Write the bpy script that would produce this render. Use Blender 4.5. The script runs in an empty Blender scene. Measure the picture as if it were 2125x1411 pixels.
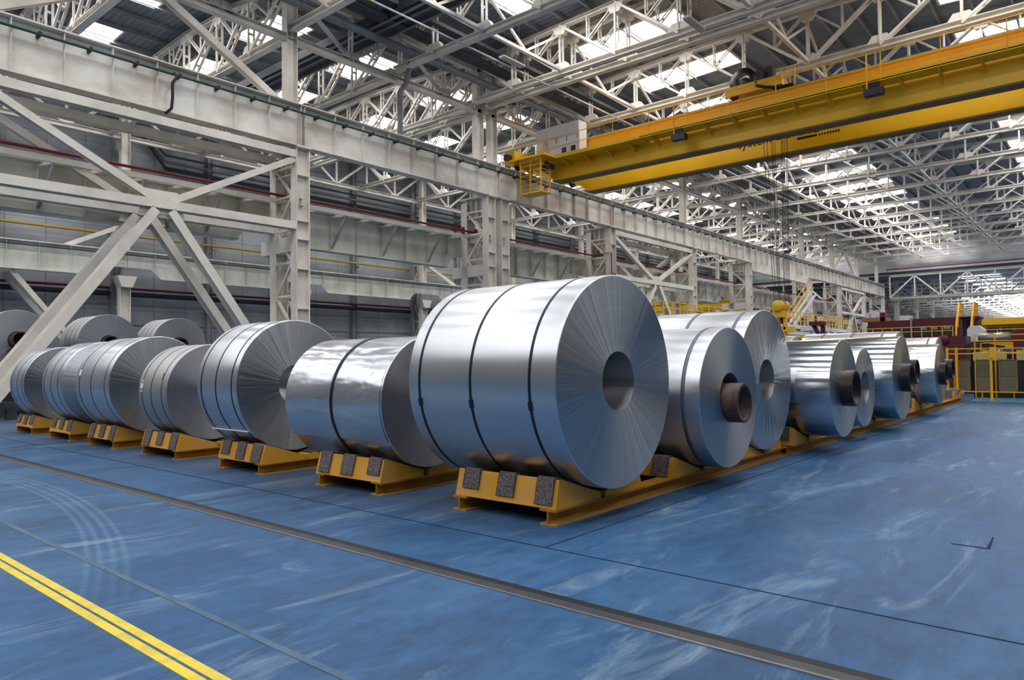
import bpy, math, random
from mathutils import Vector, Matrix

random.seed(7)
S = bpy.context.scene
C = S.collection
PI = math.pi

# ------------------------------------------------------------------ camera
def make_camera():
    yaw, pitch, roll = 0.700936, 0.030463, -0.010477
    fw = Vector((math.cos(yaw)*math.cos(pitch), math.sin(yaw)*math.cos(pitch), math.sin(pitch)))
    rt = Vector((math.sin(yaw), -math.cos(yaw), 0))
    up = rt.cross(fw)
    r2 = math.cos(roll)*rt + math.sin(roll)*up
    u2 = -math.sin(roll)*rt + math.cos(roll)*up
    m = Matrix((r2, u2, -fw)).transposed().to_4x4()
    m.translation = Vector((0, 0, 1.6))
    cam = bpy.data.cameras.new('camera')
    cam.sensor_fit = 'HORIZONTAL'
    cam.sensor_width = 36.0
    cam.lens = 1475.1/2125*36
    cam.clip_start = 0.05
    cam.clip_end = 2000
    o = bpy.data.objects.new('camera', cam)
    o.matrix_world = m
    C.objects.link(o)
    S.camera = o
make_camera()

# ------------------------------------------------------------------ world, light, exposure
SKY_PANEL = 15.0            # radiance of the translucent roof lights
W = bpy.data.worlds.new('world')
S.world = W
W.use_nodes = True
_bg = W.node_tree.nodes['Background']
_bg.inputs['Color'].default_value = (0.92, 0.95, 1.0, 1)
_bg.inputs['Strength'].default_value = 0.14
S.view_settings.view_transform = 'Standard'
S.view_settings.look = 'None'
S.view_settings.gamma = 1.0
S.view_settings.exposure = 0.1
S.cycles.max_bounces = 8
S.cycles.diffuse_bounces = 5
S.cycles.glossy_bounces = 4

# ------------------------------------------------------------------ helpers
def lin(r, g, b):
    f = lambda c: (c/255/12.92) if c/255 <= 0.04045 else ((c/255+0.055)/1.055)**2.4
    return (f(r), f(g), f(b), 1)

class MB:
    """collects boxes, bars, tubes ... and links them as one mesh object"""
    def __init__(s):
        s.v = []; s.f = []; s.sm = []
    def add(s, vs, fs, smooth=False):
        b = len(s.v)
        s.v += [Vector(p) for p in vs]
        s.f += [tuple(b+i for i in f) for f in fs]
        s.sm += [smooth]*len(fs)
        return s
    def box(s, x0, x1, y0, y1, z0, z1):
        vs = [(x, y, z) for x in (x0, x1) for y in (y0, y1) for z in (z0, z1)]
        return s.add(vs, [(0,1,3,2),(4,6,7,5),(0,4,5,1),(2,3,7,6),(0,2,6,4),(1,5,7,3)])
    def bar(s, p0, p1, w, h, up=(0,0,1)):
        """rectangular bar from p0 to p1; w across, h along 'up'"""
        p0, p1 = Vector(p0), Vector(p1)
        d = (p1-p0).normalized(); up = Vector(up)
        a = d.cross(up)
        if a.length < 1e-4: a = d.cross(Vector((1,0,0)))
        a.normalize(); b = a.cross(d).normalized()
        a *= w/2; b *= h/2
        vs = [p+sa*a+sb*b for p in (p0, p1) for sa in (-1,1) for sb in (-1,1)]
        return s.add(vs, [(0,1,3,2),(4,6,7,5),(0,4,5,1),(2,3,7,6),(0,2,6,4),(1,5,7,3)])
    def hbar(s, p0, p1, w, h, t, up=(0,0,1)):
        """I section: two flanges of width w, overall height h along up, thickness t"""
        p0, p1, u = Vector(p0), Vector(p1), Vector(up)
        d = (p1-p0).normalized(); a = d.cross(u).normalized(); b = a.cross(d).normalized()
        o = b*(h/2-t/2)
        s.bar(p0+o, p1+o, w, t, up); s.bar(p0-o, p1-o, w, t, up)
        return s.bar(p0, p1, t, h-2*t+0.002, up)
    def ladder(s, p0, p1, sep, w, axis=(1,0,0), step=0.55, depth=None):
        """two flats side by side along axis, joined by batten plates"""
        p0, p1, ax = Vector(p0), Vector(p1), Vector(axis)
        o = ax*(sep/2); dp = depth or w
        d = p1-p0; L = d.length; dn = d.normalized()
        up = dn.cross(ax)
        s.bar(p0+o, p1+o, w, dp, up); s.bar(p0-o, p1-o, w, dp, up)
        n = max(2, int(L/step))
        for i in range(n):
            c = p0+d*((i+0.5)/n)
            s.bar(c-dn*0.06, c+dn*0.06, sep, 0.012, up)
        return s
    def tube(s, pts, r, n=8, caps=True):
        pts = [Vector(p) for p in pts]
        rings = []
        pa = None
        for i, p in enumerate(pts):
            d = (pts[min(i+1, len(pts)-1)]-pts[max(i-1, 0)]).normalized()
            if pa is None:
                a = d.cross(Vector((0,0,1)))
                if a.length < 1e-3: a = d.cross(Vector((1,0,0)))
            else:
                a = pa-d*pa.dot(d)
            a.normalize(); pa = a
            b = d.cross(a)
            rings.append([p+a*(r*math.cos(2*PI*k/n))+b*(r*math.sin(2*PI*k/n)) for k in range(n)])
        vs = [q for rg in rings for q in rg]; fs = []
        for i in range(len(rings)-1):
            for k in range(n):
                k2 = (k+1) % n
                fs.append((i*n+k, i*n+k2, (i+1)*n+k2, (i+1)*n+k))
        s.add(vs, fs, True)
        if caps:
            s.add(rings[0], [tuple(range(n))]); s.add(rings[-1], [tuple(range(n))][::-1])
        return s
    def lathe(s, prof, c=(0,0,0), axis='Y', n=96, smooth=True):
        """prof: list of (axial, radius); open profile"""
        c = Vector(c); vs = []
        for (a, r) in prof:
            for k in range(n):
                t = 2*PI*k/n
                if axis == 'Y': q = Vector((r*math.cos(t), a, r*math.sin(t)))
                elif axis == 'X': q = Vector((a, r*math.cos(t), r*math.sin(t)))
                else: q = Vector((r*math.cos(t), r*math.sin(t), a))
                vs.append(c+q)
        fs = []
        for i in range(len(prof)-1):
            for k in range(n):
                k2 = (k+1) % n
                fs.append((i*n+k, i*n+k2, (i+1)*n+k2, (i+1)*n+k))
        return s.add(vs, fs, smooth)
    def prism(s, prof, lo, hi, axis='Y'):
        """closed 2D profile extruded along axis. Y: (x,z); X: (y,z); Z: (x,y)"""
        n = len(prof)
        def q(p, a):
            if axis == 'Y': return (p[0], a, p[1])
            if axis == 'X': return (a, p[0], p[1])
            return (p[0], p[1], a)
        vs = [q(p, lo) for p in prof]+[q(p, hi) for p in prof]
        fs = [tuple(range(n)), tuple(range(2*n-1, n-1, -1))]
        fs += [(i, (i+1) % n, n+(i+1) % n, n+i) for i in range(n)]
        return s.add(vs, fs)
    def quad(s, a, b, c, d):
        return s.add([a, b, c, d], [(0,1,2,3)])
    def build(s, name, mat, parent=None, off=None):
        me = bpy.data.meshes.new(name)
        o = Vector(parent.location) if parent is not None and off is None else Vector(off or (0,0,0))
        if parent is not None and parent.parent is not None and off is None:
            o = o+Vector(parent.parent.location)
        me.from_pydata([tuple(p-o) for p in s.v], [], s.f)
        me.polygons.foreach_set('use_smooth', s.sm)
        me.materials.append(mat)
        me.update()
        ob = bpy.data.objects.new(name, me)
        C.objects.link(ob)
        if parent is not None: ob.parent = parent
        return ob

def thing(name, label, cat, loc=(0,0,0), group=None, kind=None):
    o = bpy.data.objects.new(name, None)
    o.empty_display_size = 0.1
    o.location = loc
    C.objects.link(o)
    o['label'] = label; o['category'] = cat
    if group: o['group'] = group
    if kind: o['kind'] = kind
    return o

def tag(o, label, cat, group=None, kind=None):
    o['label'] = label; o['category'] = cat
    if group: o['group'] = group
    if kind: o['kind'] = kind
    return o

def struct(o, label=None, cat=None):
    o['kind'] = 'structure'
    if label: o['label'] = label
    if cat: o['category'] = cat
    return o

def dup(root, loc, label, group=None):
    r = root.copy(); C.objects.link(r); r.location = loc; r['label'] = label
    if group: r['group'] = group
    for ch in list(root.children):
        c = ch.copy(); C.objects.link(c); c.parent = r
        for g in list(ch.children):
            d = g.copy(); C.objects.link(d); d.parent = c
    return r

ORD = ['first','second','third','fourth','fifth','sixth','seventh','eighth','ninth','tenth','eleventh','twelfth',
       'thirteenth','fourteenth','fifteenth','sixteenth','seventeenth','eighteenth','nineteenth','twentieth']
def nth(i):
    if i < 20: return ORD[i]
    return {2:'twenty',3:'thirty',4:'forty'}[(i+1)//10]+('-'+ORD[(i+1) % 10-1] if (i+1) % 10 else 'th')

# ------------------------------------------------------------------ materials
def nm(name):
    m = bpy.data.materials.new(name); m.use_nodes = True
    nt = m.node_tree; return m, nt, nt.nodes['Principled BSDF']
def N(nt, t, **k):
    n = nt.nodes.new(t)
    for a, v in k.items(): setattr(n, a, v)
    return n
def ramp(nt, fac, stops):
    r = N(nt, 'ShaderNodeValToRGB')
    el = r.color_ramp.elements
    while len(el) < len(stops): el.new(0.5)
    for e, (p, c) in zip(el, stops): e.position = p; e.color = c
    nt.links.new(fac, r.inputs['Fac']); return r.outputs['Color']
def noise(nt, scale, detail=4, rough=0.55, vec=None, sc=(1,1,1), dist=0.0):
    tc = N(nt, 'ShaderNodeTexCoord')
    mp = N(nt, 'ShaderNodeMapping'); mp.inputs['Scale'].default_value = sc
    nt.links.new(vec or tc.outputs['Object'], mp.inputs['Vector'])
    n = N(nt, 'ShaderNodeTexNoise'); n.inputs['Scale'].default_value = scale
    n.inputs['Detail'].default_value = detail; n.inputs['Roughness'].default_value = rough
    n.inputs['Distortion'].default_value = dist
    nt.links.new(mp.outputs[0], n.inputs['Vector']); return n.outputs['Fac']
def mix(nt, fac, a, b, mode='MIX'):
    m = N(nt, 'ShaderNodeMix', data_type='RGBA', blend_type=mode)
    if isinstance(fac, (int, float)): m.inputs['Factor'].default_value = fac
    else: nt.links.new(fac, m.inputs['Factor'])
    for s, v in ((6, a), (7, b)):
        if isinstance(v, tuple): m.inputs[s].default_value = v
        else: nt.links.new(v, m.inputs[s])
    return m.outputs[2]
def math_(nt, op, a, b=None, c=None):
    n = N(nt, 'ShaderNodeMath', operation=op)
    for i, v in enumerate((a, b, c)):
        if v is None: continue
        if isinstance(v, (int, float)): n.inputs[i].default_value = v
        else: nt.links.new(v, n.inputs[i])
    return n.outputs[0]
def geo_pos(nt):
    return N(nt, 'ShaderNodeNewGeometry').outputs['Position']
def bump(nt, bsdf, h, strength, dist=0.02):
    b = N(nt, 'ShaderNodeBump'); b.inputs['Strength'].default_value = strength; b.inputs['Distance'].default_value = dist
    nt.links.new(h, b.inputs['Height']); nt.links.new(b.outputs[0], bsdf.inputs['Normal'])

def paint(name, c, rough=0.5, spec=0.4, dirt=None, amt=0.35, scale=1.2, sc=(1,1,1), metal=0.0):
    m, nt, b = nm(name)
    b.inputs['Roughness'].default_value = rough
    b.inputs['Specular IOR Level'].default_value = spec
    b.inputs['Metallic'].default_value = metal
    if dirt:
        f = noise(nt, scale, 5, 0.6, geo_pos(nt), sc)
        col = ramp(nt, f, [(0.42, c), (0.72, tuple(c[i]*(1-amt)+dirt[i]*amt for i in range(3))+(1,))])
        nt.links.new(col, b.inputs['Base Color'])
    else:
        b.inputs['Base Color'].default_value = c
    return m

M = {}
M['white']  = paint('white_steel_paint', lin(223,216,204), 0.55, 0.3, lin(120,108,92), 0.30, 0.9)
M['web']    = paint('runway_web_paint', lin(226,221,211), 0.6, 0.25, lin(150,128,104), 0.55, 0.55, (1,1,1.6))
M['web2']   = paint('aisle_girder_paint', lin(212,211,200), 0.6, 0.25, lin(128,122,100), 0.55, 0.8, (1,1,0.5))
M['grey']   = paint('grey_steel_paint', lin(150,150,148), 0.6, 0.25, lin(95,92,88), 0.4, 0.8)
M['galv']   = paint('galvanised_duct', lin(120,124,128), 0.45, 0.4, lin(80,84,90), 0.4, 2.0)
M['darkduct'] = paint('dark_pipework', lin(52,56,62), 0.5, 0.35, lin(36,38,42), 0.5, 1.5)
M['red']    = paint('red_pipe_paint', lin(122,36,44), 0.5, 0.35)
M['yellowp'] = paint('yellow_pipe_paint', lin(168,140,44), 0.5, 0.35)
M['green']  = paint('green_conductor', lin(28,66,58), 0.45, 0.4)
M['black']  = paint('black_rubber', lin(26,27,30), 0.55, 0.35)
M['crane']  = paint('crane_yellow_paint', lin(232,180,26), 0.42, 0.4, lin(208,156,24), 0.35, 0.6)
M['cranedk'] = paint('crane_flange_dark', lin(120,96,48), 0.6, 0.25, lin(82,68,44), 0.5, 0.8)  # darker, browner tone for the girders' bottom flanges
M['railyel'] = paint('rail_yellow_paint', lin(238,176,30), 0.45, 0.4)
M['skid']   = paint('skid_yellow_paint', lin(172,116,16), 0.5, 0.3, lin(120,78,22), 0.6, 3.5)
M['saddleshade']  = paint('dark_shade_plate', lin(70,60,52), 0.75, 0.2, lin(44,38,36), 0.6, 5)  # shade painted as dark colour, so the coils mirror less yellow
M['skidtan'] = paint('skid_block_paint', lin(208,146,36), 0.55, 0.3, lin(208,164,96), 0.75, 2.0)
M['dust']   = paint('dusty_flange', lin(160,128,76), 0.75, 0.15, lin(120,100,72), 0.5, 6)
M['rust']   = paint('rusty_steel_tube', lin(88,70,64), 0.55, 0.35, lin(48,36,32), 0.8, 9, metal=0.35)
M['rustdk'] = paint('dark_steel_tube', lin(56,49,46), 0.36, 0.5, lin(28,24,22), 0.8, 9, metal=0.6)
M['cab']    = paint('light_grey_cabinet', lin(210,212,216), 0.45, 0.4)
M['maroon'] = paint('maroon_machine_paint', lin(92,22,36), 0.45, 0.4, lin(56,18,26), 0.5, 0.8)
M['machdk'] = paint('dark_machine_panel', lin(44,40,46), 0.5, 0.4)
M['mesh']   = paint('brown_mesh_panel', lin(118,112,92), 0.65, 0.25, lin(92,86,70), 0.5, 1.5)
M['cream']  = paint('cream_machine_panel', lin(196,180,120), 0.6, 0.3)
M['steel']  = paint('bare_steel', lin(150,152,156), 0.35, 0.5, metal=0.8)
M['mgreen'] = paint('green_machine_paint', lin(60,90,74), 0.5, 0.4)
M['mblue']  = paint('blue_motor_paint', lin(40,52,84), 0.5, 0.4)
M['brass']  = paint('tan_machine_paint', lin(150,112,60), 0.5, 0.4)
M['teal']   = paint('teal_floor_paint', lin(92,150,164), 0.5, 0.3, lin(76,128,142), 0.5, 0.8)
M['strap']  = paint('dark_steel_strap', lin(34,44,56), 0.35, 0.5, metal=0.5)
M['straplt'] = paint('grey_steel_strap', lin(96,104,116), 0.35, 0.5, metal=0.6)
M['rail']   = paint('floor_rail_steel', lin(74,76,80), 0.45, 0.4, lin(44,44,46), 0.7, 5, metal=0.3)
M['railedge'] = paint('worn_rail_edge', lin(150,150,150), 0.35, 0.5, metal=0.6)
M['joint']  = paint('dark_floor_joint', lin(34,50,68), 0.8, 0.1)
M['pale']   = paint('pale_floor_joint', lin(88,108,126), 0.7, 0.2, lin(56,82,110), 0.7, 3)
M['line']   = paint('yellow_line_paint', lin(226,200,70), 0.55, 0.3, lin(170,156,80), 0.6, 7)
M['tagw']   = paint('white_tag', lin(228,230,232), 0.6, 0.3)
M['tagy']   = paint('yellow_tag', lin(214,224,60), 0.6, 0.3)
M['tagr']   = paint('red_tag', lin(206,40,50), 0.6, 0.3)
M['ink']    = paint('black_lettering', lin(38,34,28), 0.6, 0.2)
M['wood']   = paint('grey_timber', lin(70,72,76), 0.8, 0.1, lin(44,46,50), 0.6, 3)
M['lamp']   = paint('lamp_diffuser', lin(196,186,160), 0.5, 0.3)

def mat_felt():
    m, nt, b = nm('grey_brown_felt')
    f = noise(nt, 55, 5, 0.75)
    nt.links.new(ramp(nt, f, [(0.32, lin(44,40,42)), (0.5, lin(108,98,96)), (0.68, lin(156,146,142))]), b.inputs['Base Color'])
    b.inputs['Roughness'].default_value = 0.95; b.inputs['Specular IOR Level'].default_value = 0.1
    bump(nt, b, f, 0.9, 0.012); return m
M['felt'] = mat_felt()

def mat_floor():
    m, nt, b = nm('blue_floor_paint')
    pos = geo_pos(nt)
    big = noise(nt, 0.22, 5, 0.6, pos)
    streak = noise(nt, 0.9, 6, 0.65, pos, (0.35, 1.0, 1), 0.6)
    fine = noise(nt, 7, 6, 0.7, pos, (0.5, 1, 1))
    scuff = noise(nt, 1.5, 8, 0.72, pos, (0.25, 1.1, 1), 1.2)
    base = ramp(nt, streak, [(0.30, lin(26,58,90)), (0.5, lin(40,82,122)), (0.72, lin(78,118,150))])
    base = mix(nt, ramp(nt, big, [(0.35, (0,0,0,1)), (0.7, (1,1,1,1))]), base, lin(44,90,134))
    f2 = ramp(nt, fine, [(0.35, (0.70,0.70,0.72,1)), (0.7, (1.22,1.20,1.18,1))])
    base = mix(nt, 1.0, base, f2, 'MULTIPLY')
    sc = math_(nt, 'MULTIPLY', ramp(nt, scuff, [(0.54, (0,0,0,1)), (0.72, (1,1,1,1))]), 0.75)
    base = mix(nt, sc, base, lin(132,156,176))
    dk = noise(nt, 2.6, 4, 0.6, pos, (0.3, 1.5, 1), 0.8)
    base = mix(nt, math_(nt, 'MULTIPLY', ramp(nt, dk, [(0.66, (0,0,0,1)), (0.78, (1,1,1,1))]), 0.45), base, lin(36,56,80))
    # dusty grey floor where the coils are stored
    sx = N(nt, 'ShaderNodeSeparateXYZ'); nt.links.new(pos, sx.inputs[0])
    X, Y = sx.outputs[0], sx.outputs[1]
    def band(v, lo, hi, soft):
        a = N(nt, 'ShaderNodeMapRange'); a.inputs[1].default_value = lo; a.inputs[2].default_value = lo+soft
        c = N(nt, 'ShaderNodeMapRange'); c.inputs[1].default_value = hi-soft; c.inputs[2].default_value = hi
        c.inputs[3].default_value = 1; c.inputs[4].default_value = 0
        nt.links.new(v, a.inputs[0]); nt.links.new(v, c.inputs[0])
        return math_(nt, 'MULTIPLY', a.outputs[0], c.outputs[0])
    store = math_(nt, 'MULTIPLY', band(X, 4.6, 300, 1.0), band(Y, 3.4, 90, 2.4))
    base = mix(nt, math_(nt, 'MULTIPLY', store, math_(nt, 'MULTIPLY_ADD', big, 0.5, 0.35)), base, lin(70,84,102))
    # pale curved tyre tracks
    dx = math_(nt, 'ADD', X, 11.65); dy = math_(nt, 'ADD', Y, -11.3)
    r = math_(nt, 'SQRT', math_(nt, 'ADD', math_(nt, 'MULTIPLY', dx, dx), math_(nt, 'MULTIPLY', dy, dy)))
    tr = None
    for r0 in (14.70, 14.79, 14.89, 14.98):
        g = math_(nt, 'SUBTRACT', 1.0, math_(nt, 'MINIMUM', math_(nt, 'DIVIDE', math_(nt, 'ABSOLUTE', math_(nt, 'SUBTRACT', r, r0)), 0.035), 1.0))
        tr = g if tr is None else math_(nt, 'MAXIMUM', tr, g)
    tread = math_(nt, 'MULTIPLY_ADD', math_(nt, 'SINE', math_(nt, 'MULTIPLY', Y, 70)), 0.35, 0.65)
    tm = math_(nt, 'MULTIPLY', math_(nt, 'MULTIPLY', tr, tread), band(Y, 4.8, 13.5, 2.0))
    base = mix(nt, math_(nt, 'MULTIPLY', tm, 0.26), base, lin(150,180,200))
    nt.links.new(base, b.inputs['Base Color'])
    rg = N(nt, 'ShaderNodeMapRange'); rg.inputs[3].default_value = 0.36; rg.inputs[4].default_value = 0.62
    nt.links.new(streak, rg.inputs[0]); nt.links.new(rg.outputs[0], b.inputs['Roughness'])
    b.inputs['Specular IOR Level'].default_value = 0.35
    bump(nt, b, fine, 0.08, 0.01)
    return m
M['floor'] = mat_floor()

def mat_wall():
    m, nt, b = nm('grey_wall_cladding')
    pos = geo_pos(nt)
    f = noise(nt, 0.35, 5, 0.6, pos, (1,1,1.8))
    col = ramp(nt, f, [(0.3, lin(140,142,145)), (0.7, lin(176,178,180))])
    sx = N(nt, 'ShaderNodeSeparateXYZ'); nt.links.new(pos, sx.inputs[0])
    def seam(v, per, w):
        fr = math_(nt, 'FRACT', math_(nt, 'DIVIDE', v, per))
        return math_(nt, 'LESS_THAN', fr, w/per)
    s = math_(nt, 'MAXIMUM', seam(math_(nt, 'ADD', sx.outputs[0], sx.outputs[1]), 2.0, 0.05), seam(sx.outputs[2], 1.25, 0.03))
    col = mix(nt, math_(nt, 'MULTIPLY', s, 0.55), col, lin(70,72,76))
    nt.links.new(col, b.inputs['Base Color']); b.inputs['Roughness'].default_value = 0.6
    b.inputs['Specular IOR Level'].default_value = 0.25
    return m
M['wall'] = mat_wall()

M['gable']  = paint('pale_gable_cladding', lin(206,208,210), 0.6, 0.25, lin(170,174,178), 0.5, 0.4)
def mat_deck():
    m, nt, b = nm('corrugated_roof_deck')
    pos = geo_pos(nt)
    sx = N(nt, 'ShaderNodeSeparateXYZ'); nt.links.new(pos, sx.inputs[0])
    w = math_(nt, 'SINE', math_(nt, 'MULTIPLY', sx.outputs[0], 2*PI/0.30))
    f = noise(nt, 0.5, 4, 0.6, pos)
    col = ramp(nt, f, [(0.3, lin(104,110,118)), (0.7, lin(132,138,144))])
    col = mix(nt, math_(nt, 'MULTIPLY', math_(nt, 'GREATER_THAN', w, 0.72), 0.45), col, lin(58,62,70))
    nt.links.new(col, b.inputs['Base Color']); b.inputs['Roughness'].default_value = 0.5
    b.inputs['Specular IOR Level'].default_value = 0.3
    bump(nt, b, w, 0.5, 0.04)
    return m
M['deck'] = mat_deck()

def mat_sky_panel():
    m, nt, b = nm('daylit_roof_panel')
    b.inputs['Base Color'].default_value = (0.8,0.85,0.9,1)
    b.inputs['Emission Color'].default_value = (0.97, 0.98, 1.0, 1)
    b.inputs['Emission Strength'].default_value = SKY_PANEL
    return m
M['sky'] = mat_sky_panel()

FAN = 3.2
def metal(name, base, rough, aniso, kind, wave=0.0, fan_amt=FAN):
    """rolled aluminium; kind 'shell' or 'end'; grain always runs round the coil's axis"""
    m, nt, b = nm(name)
    b.inputs['Metallic'].default_value = 1.0
    b.inputs['Anisotropic'].default_value = aniso
    tg = N(nt, 'ShaderNodeTangent', direction_type='RADIAL', axis='Y')
    nt.links.new(tg.outputs[0], b.inputs['Tangent'])
    b.inputs['Anisotropic Rotation'].default_value = 0.25
    tc = N(nt, 'ShaderNodeTexCoord')
    sx = N(nt, 'ShaderNodeSeparateXYZ'); nt.links.new(tc.outputs['Object'], sx.inputs[0])
    if kind == 'end':
        r = math_(nt, 'SQRT', math_(nt, 'ADD', math_(nt, 'MULTIPLY', sx.outputs[0], sx.outputs[0]), math_(nt, 'MULTIPLY', sx.outputs[2], sx.outputs[2])))
        cb = N(nt, 'ShaderNodeCombineXYZ'); nt.links.new(r, cb.inputs[0])
        f = noise(nt, 130, 3, 0.7, cb.outputs[0])
        g = noise(nt, 24, 4, 0.75, cb.outputs[0])
        grain = noise(nt, 260, 2, 0.6)
        k = math_(nt, 'MULTIPLY_ADD', f, 0.5, math_(nt, 'MULTIPLY', g, 0.35))
        k = math_(nt, 'MULTIPLY_ADD', grain, 0.25, k)
        col = ramp(nt, k, [(0.32, tuple(c*0.62 for c in base[:3])+(1,)), (0.7, base)])
        ang = math_(nt, 'ARCTAN2', sx.outputs[2], sx.outputs[0])
        ca = N(nt, 'ShaderNodeCombineXYZ')
        nt.links.new(math_(nt, 'COSINE', ang), ca.inputs[0]); nt.links.new(math_(nt, 'SINE', ang), ca.inputs[1])
        fan = noise(nt, 9, 3, 0.6, ca.outputs[0])
        bump(nt, b, math_(nt, 'MULTIPLY_ADD', fan, fan_amt, math_(nt, 'MULTIPLY', f, 0.10)), 1.0, 0.003)
    else:
        cb = N(nt, 'ShaderNodeCombineXYZ'); nt.links.new(sx.outputs[1], cb.inputs[0])
        f = noise(nt, 45, 4, 0.7, cb.outputs[0])
        g = noise(nt, 1.3, 4, 0.6)
        k = math_(nt, 'MULTIPLY_ADD', f, 0.5, math_(nt, 'MULTIPLY', g, 0.5))
        col = ramp(nt, k, [(0.3, tuple(c*0.90 for c in base[:3])+(1,)), (0.7, base)])
        if wave:
            h = noise(nt, 3.2, 2, 0.45, None, (1.0, 0.35, 1.0), 0.3)
            h2 = noise(nt, 8, 2, 0.5, None, (1.0, 0.8, 1.0))
            bump(nt, b, math_(nt, 'MULTIPLY_ADD', h2, 0.12, h), wave, 0.05)
    nt.links.new(col, b.inputs['Base Color'])
    rr = N(nt, 'ShaderNodeMapRange'); rr.inputs[3].default_value = rough*0.85; rr.inputs[4].default_value = rough*1.15
    nt.links.new(g, rr.inputs[0]); nt.links.new(rr.outputs[0], b.inputs['Roughness'])
    return m
M['alu']     = metal('satin_aluminium_sheet', (0.69,0.70,0.715,1), 0.35, 0.7, 'shell')
M['alumat']  = metal('matt_aluminium_sheet', (0.50,0.50,0.49,1), 0.52, 0.5, 'shell')
M['alushine']= metal('bright_aluminium_sheet', (0.62,0.64,0.67,1), 0.17, 0.8, 'shell', 0.05)
M['aluwave'] = metal('rippled_aluminium_sheet', (0.68,0.70,0.72,1), 0.26, 0.6, 'shell', 0.6)
M['end']     = metal('wound_aluminium_end', (0.52,0.54,0.56,1), 0.30, 1.0, 'end')
M['endsoft'] = metal('dull_wound_aluminium_end', (0.50,0.51,0.53,1), 0.40, 0.9, 'end', 0, 0.7)
M['endshine']= metal('bright_wound_aluminium_end', (0.56,0.58,0.60,1), 0.24, 1.0, 'end')
M['endrough']= metal('rough_wound_aluminium_end', (0.44,0.46,0.48,1), 0.55, 0.3, 'end')

# ------------------------------------------------------------------ floor and building shell
TRX = [10.4, 16.4, 22.0, 27.5, 28.5]+[34.5+6*k for k in range(14)]         # hall trusses
YC, YR0, YW = 25.6, 10.6, 46.3                                             # column line, hall ridge, far wall
RX0, RX1 = -26.0, 113.5

def deck_z(y):
    if y > YC: return 18.05+0.5*(1-abs(y-35.6)/10)
    if y > -4.4: return 17.95+0.62*(1-abs(y-YR0)/15)
    return 17.95+0.62*max(0, 1-abs(y+19.4)/15)

fl = MB().box(-60, 330, -45, 60, -0.4, 0).build('floor', M['floor'])
struct(fl, 'scuffed blue painted factory floor', 'floor')
MB().box(30.2, 33.2, -12, 4.0, 0.0, 0.004).build('painted_strip', M['teal'], fl)
MB().box(4.87, 4.884, -6, 24.4, 0, 0.003).build('floor_joint', M['joint'], fl)
MB().box(4.884, 60, 3.765, 3.779, 0, 0.003).build('floor_joint', M['joint'], fl)
MB().box(2.22, 2.27, -3, 24, 0, 0.003).build('pale_joint', M['pale'], fl)
MB().box(7.1, 7.13, 0.82, 1.1, 0, 0.003).add([(7.13,0.82,0.003),(7.6,0.845,0.003),(7.6,0.855,0.003),(7.13,0.85,0.003)], [(0,1,2,3)]).build('floor_crack', M['joint'], fl)

rl = thing('floor_rail', 'long dark steel rail groove let into the blue floor', 'rail', (3.84, 0, 0))
MB().box(3.86, 3.94, -4, 24.3, 0, 0.006).build('groove', M['black'], rl)
MB().box(3.765, 3.86, -4, 24.3, 0, 0.008).build('rail_plate', M['rail'], rl)
MB().box(3.75, 3.766, -4, 24.3, 0, 0.009).build('rail_edge', M['railedge'], rl)
for k, (a, b, w) in enumerate(((1.805, 1.865, 'the one nearer the floor rail'), (1.725, 1.785, 'the one farther from the floor rail'))):
    o = MB().box(a, b, -4, 24, 0, 0.004).build('floor_line', M['line'])
    tag(o, 'yellow painted line on the blue floor, '+w, 'line', 'yellow floor lines')

wl = MB().box(RX0, RX1+0.4, YW, YW+0.3, 0, 18.3).build('wall_left', M['wall'])
struct(wl, 'grey sheet-clad side wall of the far aisle', 'wall')
for z in (1.3, 2.6, 4.1, 5.3, 11.2, 12.6, 14.0, 16.3):
    MB().box(RX0, RX1, YW-0.09, YW, z, z+0.09).build('wall_girt', M['grey'], wl)
we = MB().box(RX1, RX1+0.4, -44, YW, 13.9, 18.6).build('wall_back', M['gable'])
struct(we, 'pale sheet-clad gable wall above the opening at the hall end', 'wall')
MB().box(RX1-0.3, RX1, -44, YW, 13.55, 13.9).build('lintel', M['darkduct'], we)

ce = MB()
for y0, y1 in ((35.6, YW+0.3), (YC, 35.6), (YR0, YC), (-4.4, YR0), (-19.4, -4.4), (-34.4, -19.4)):
    z0, z1 = deck_z(y0+1e-6), deck_z(y1-1e-6)
    ce.add([(RX0, y0, z0), (RX1+0.4, y0, z0), (RX1+0.4, y1, z1), (RX0, y1, z1),
            (RX0, y0, z0+.12), (RX1+0.4, y0, z0+.12), (RX1+0.4, y1, z1+.12), (RX0, y1, z1+.12)],
           [(0,1,2,3),(4,7,6,5),(0,4,5,1),(2,6,7,3),(1,5,6,2),(0,3,7,4)])
ce = ce.build('ceiling', M['deck'])
struct(ce, 'dark grey corrugated metal roof deck', 'ceiling')
ys = [25.0, 22.6, 21.2, 19.7, 18.2, 16.7, 15.2, 13.7, 12.2, 10.6, 9.1, 7.6, 6.1, 4.6, 3.1, 1.6, 0.1, -1.5, -3.0]
for y in ys+[27.2, 28.8, 30.4, 32.0, 33.6, 35.6, 37.2, 38.8, 40.4, 42.0, 43.6, 45.2]:
    z = deck_z(y)
    MB().hbar((RX0, y, z-0.12), (RX1, y, z-0.12), 0.09, 0.2, 0.015).build('purlin', M['grey'], ce)

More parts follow.
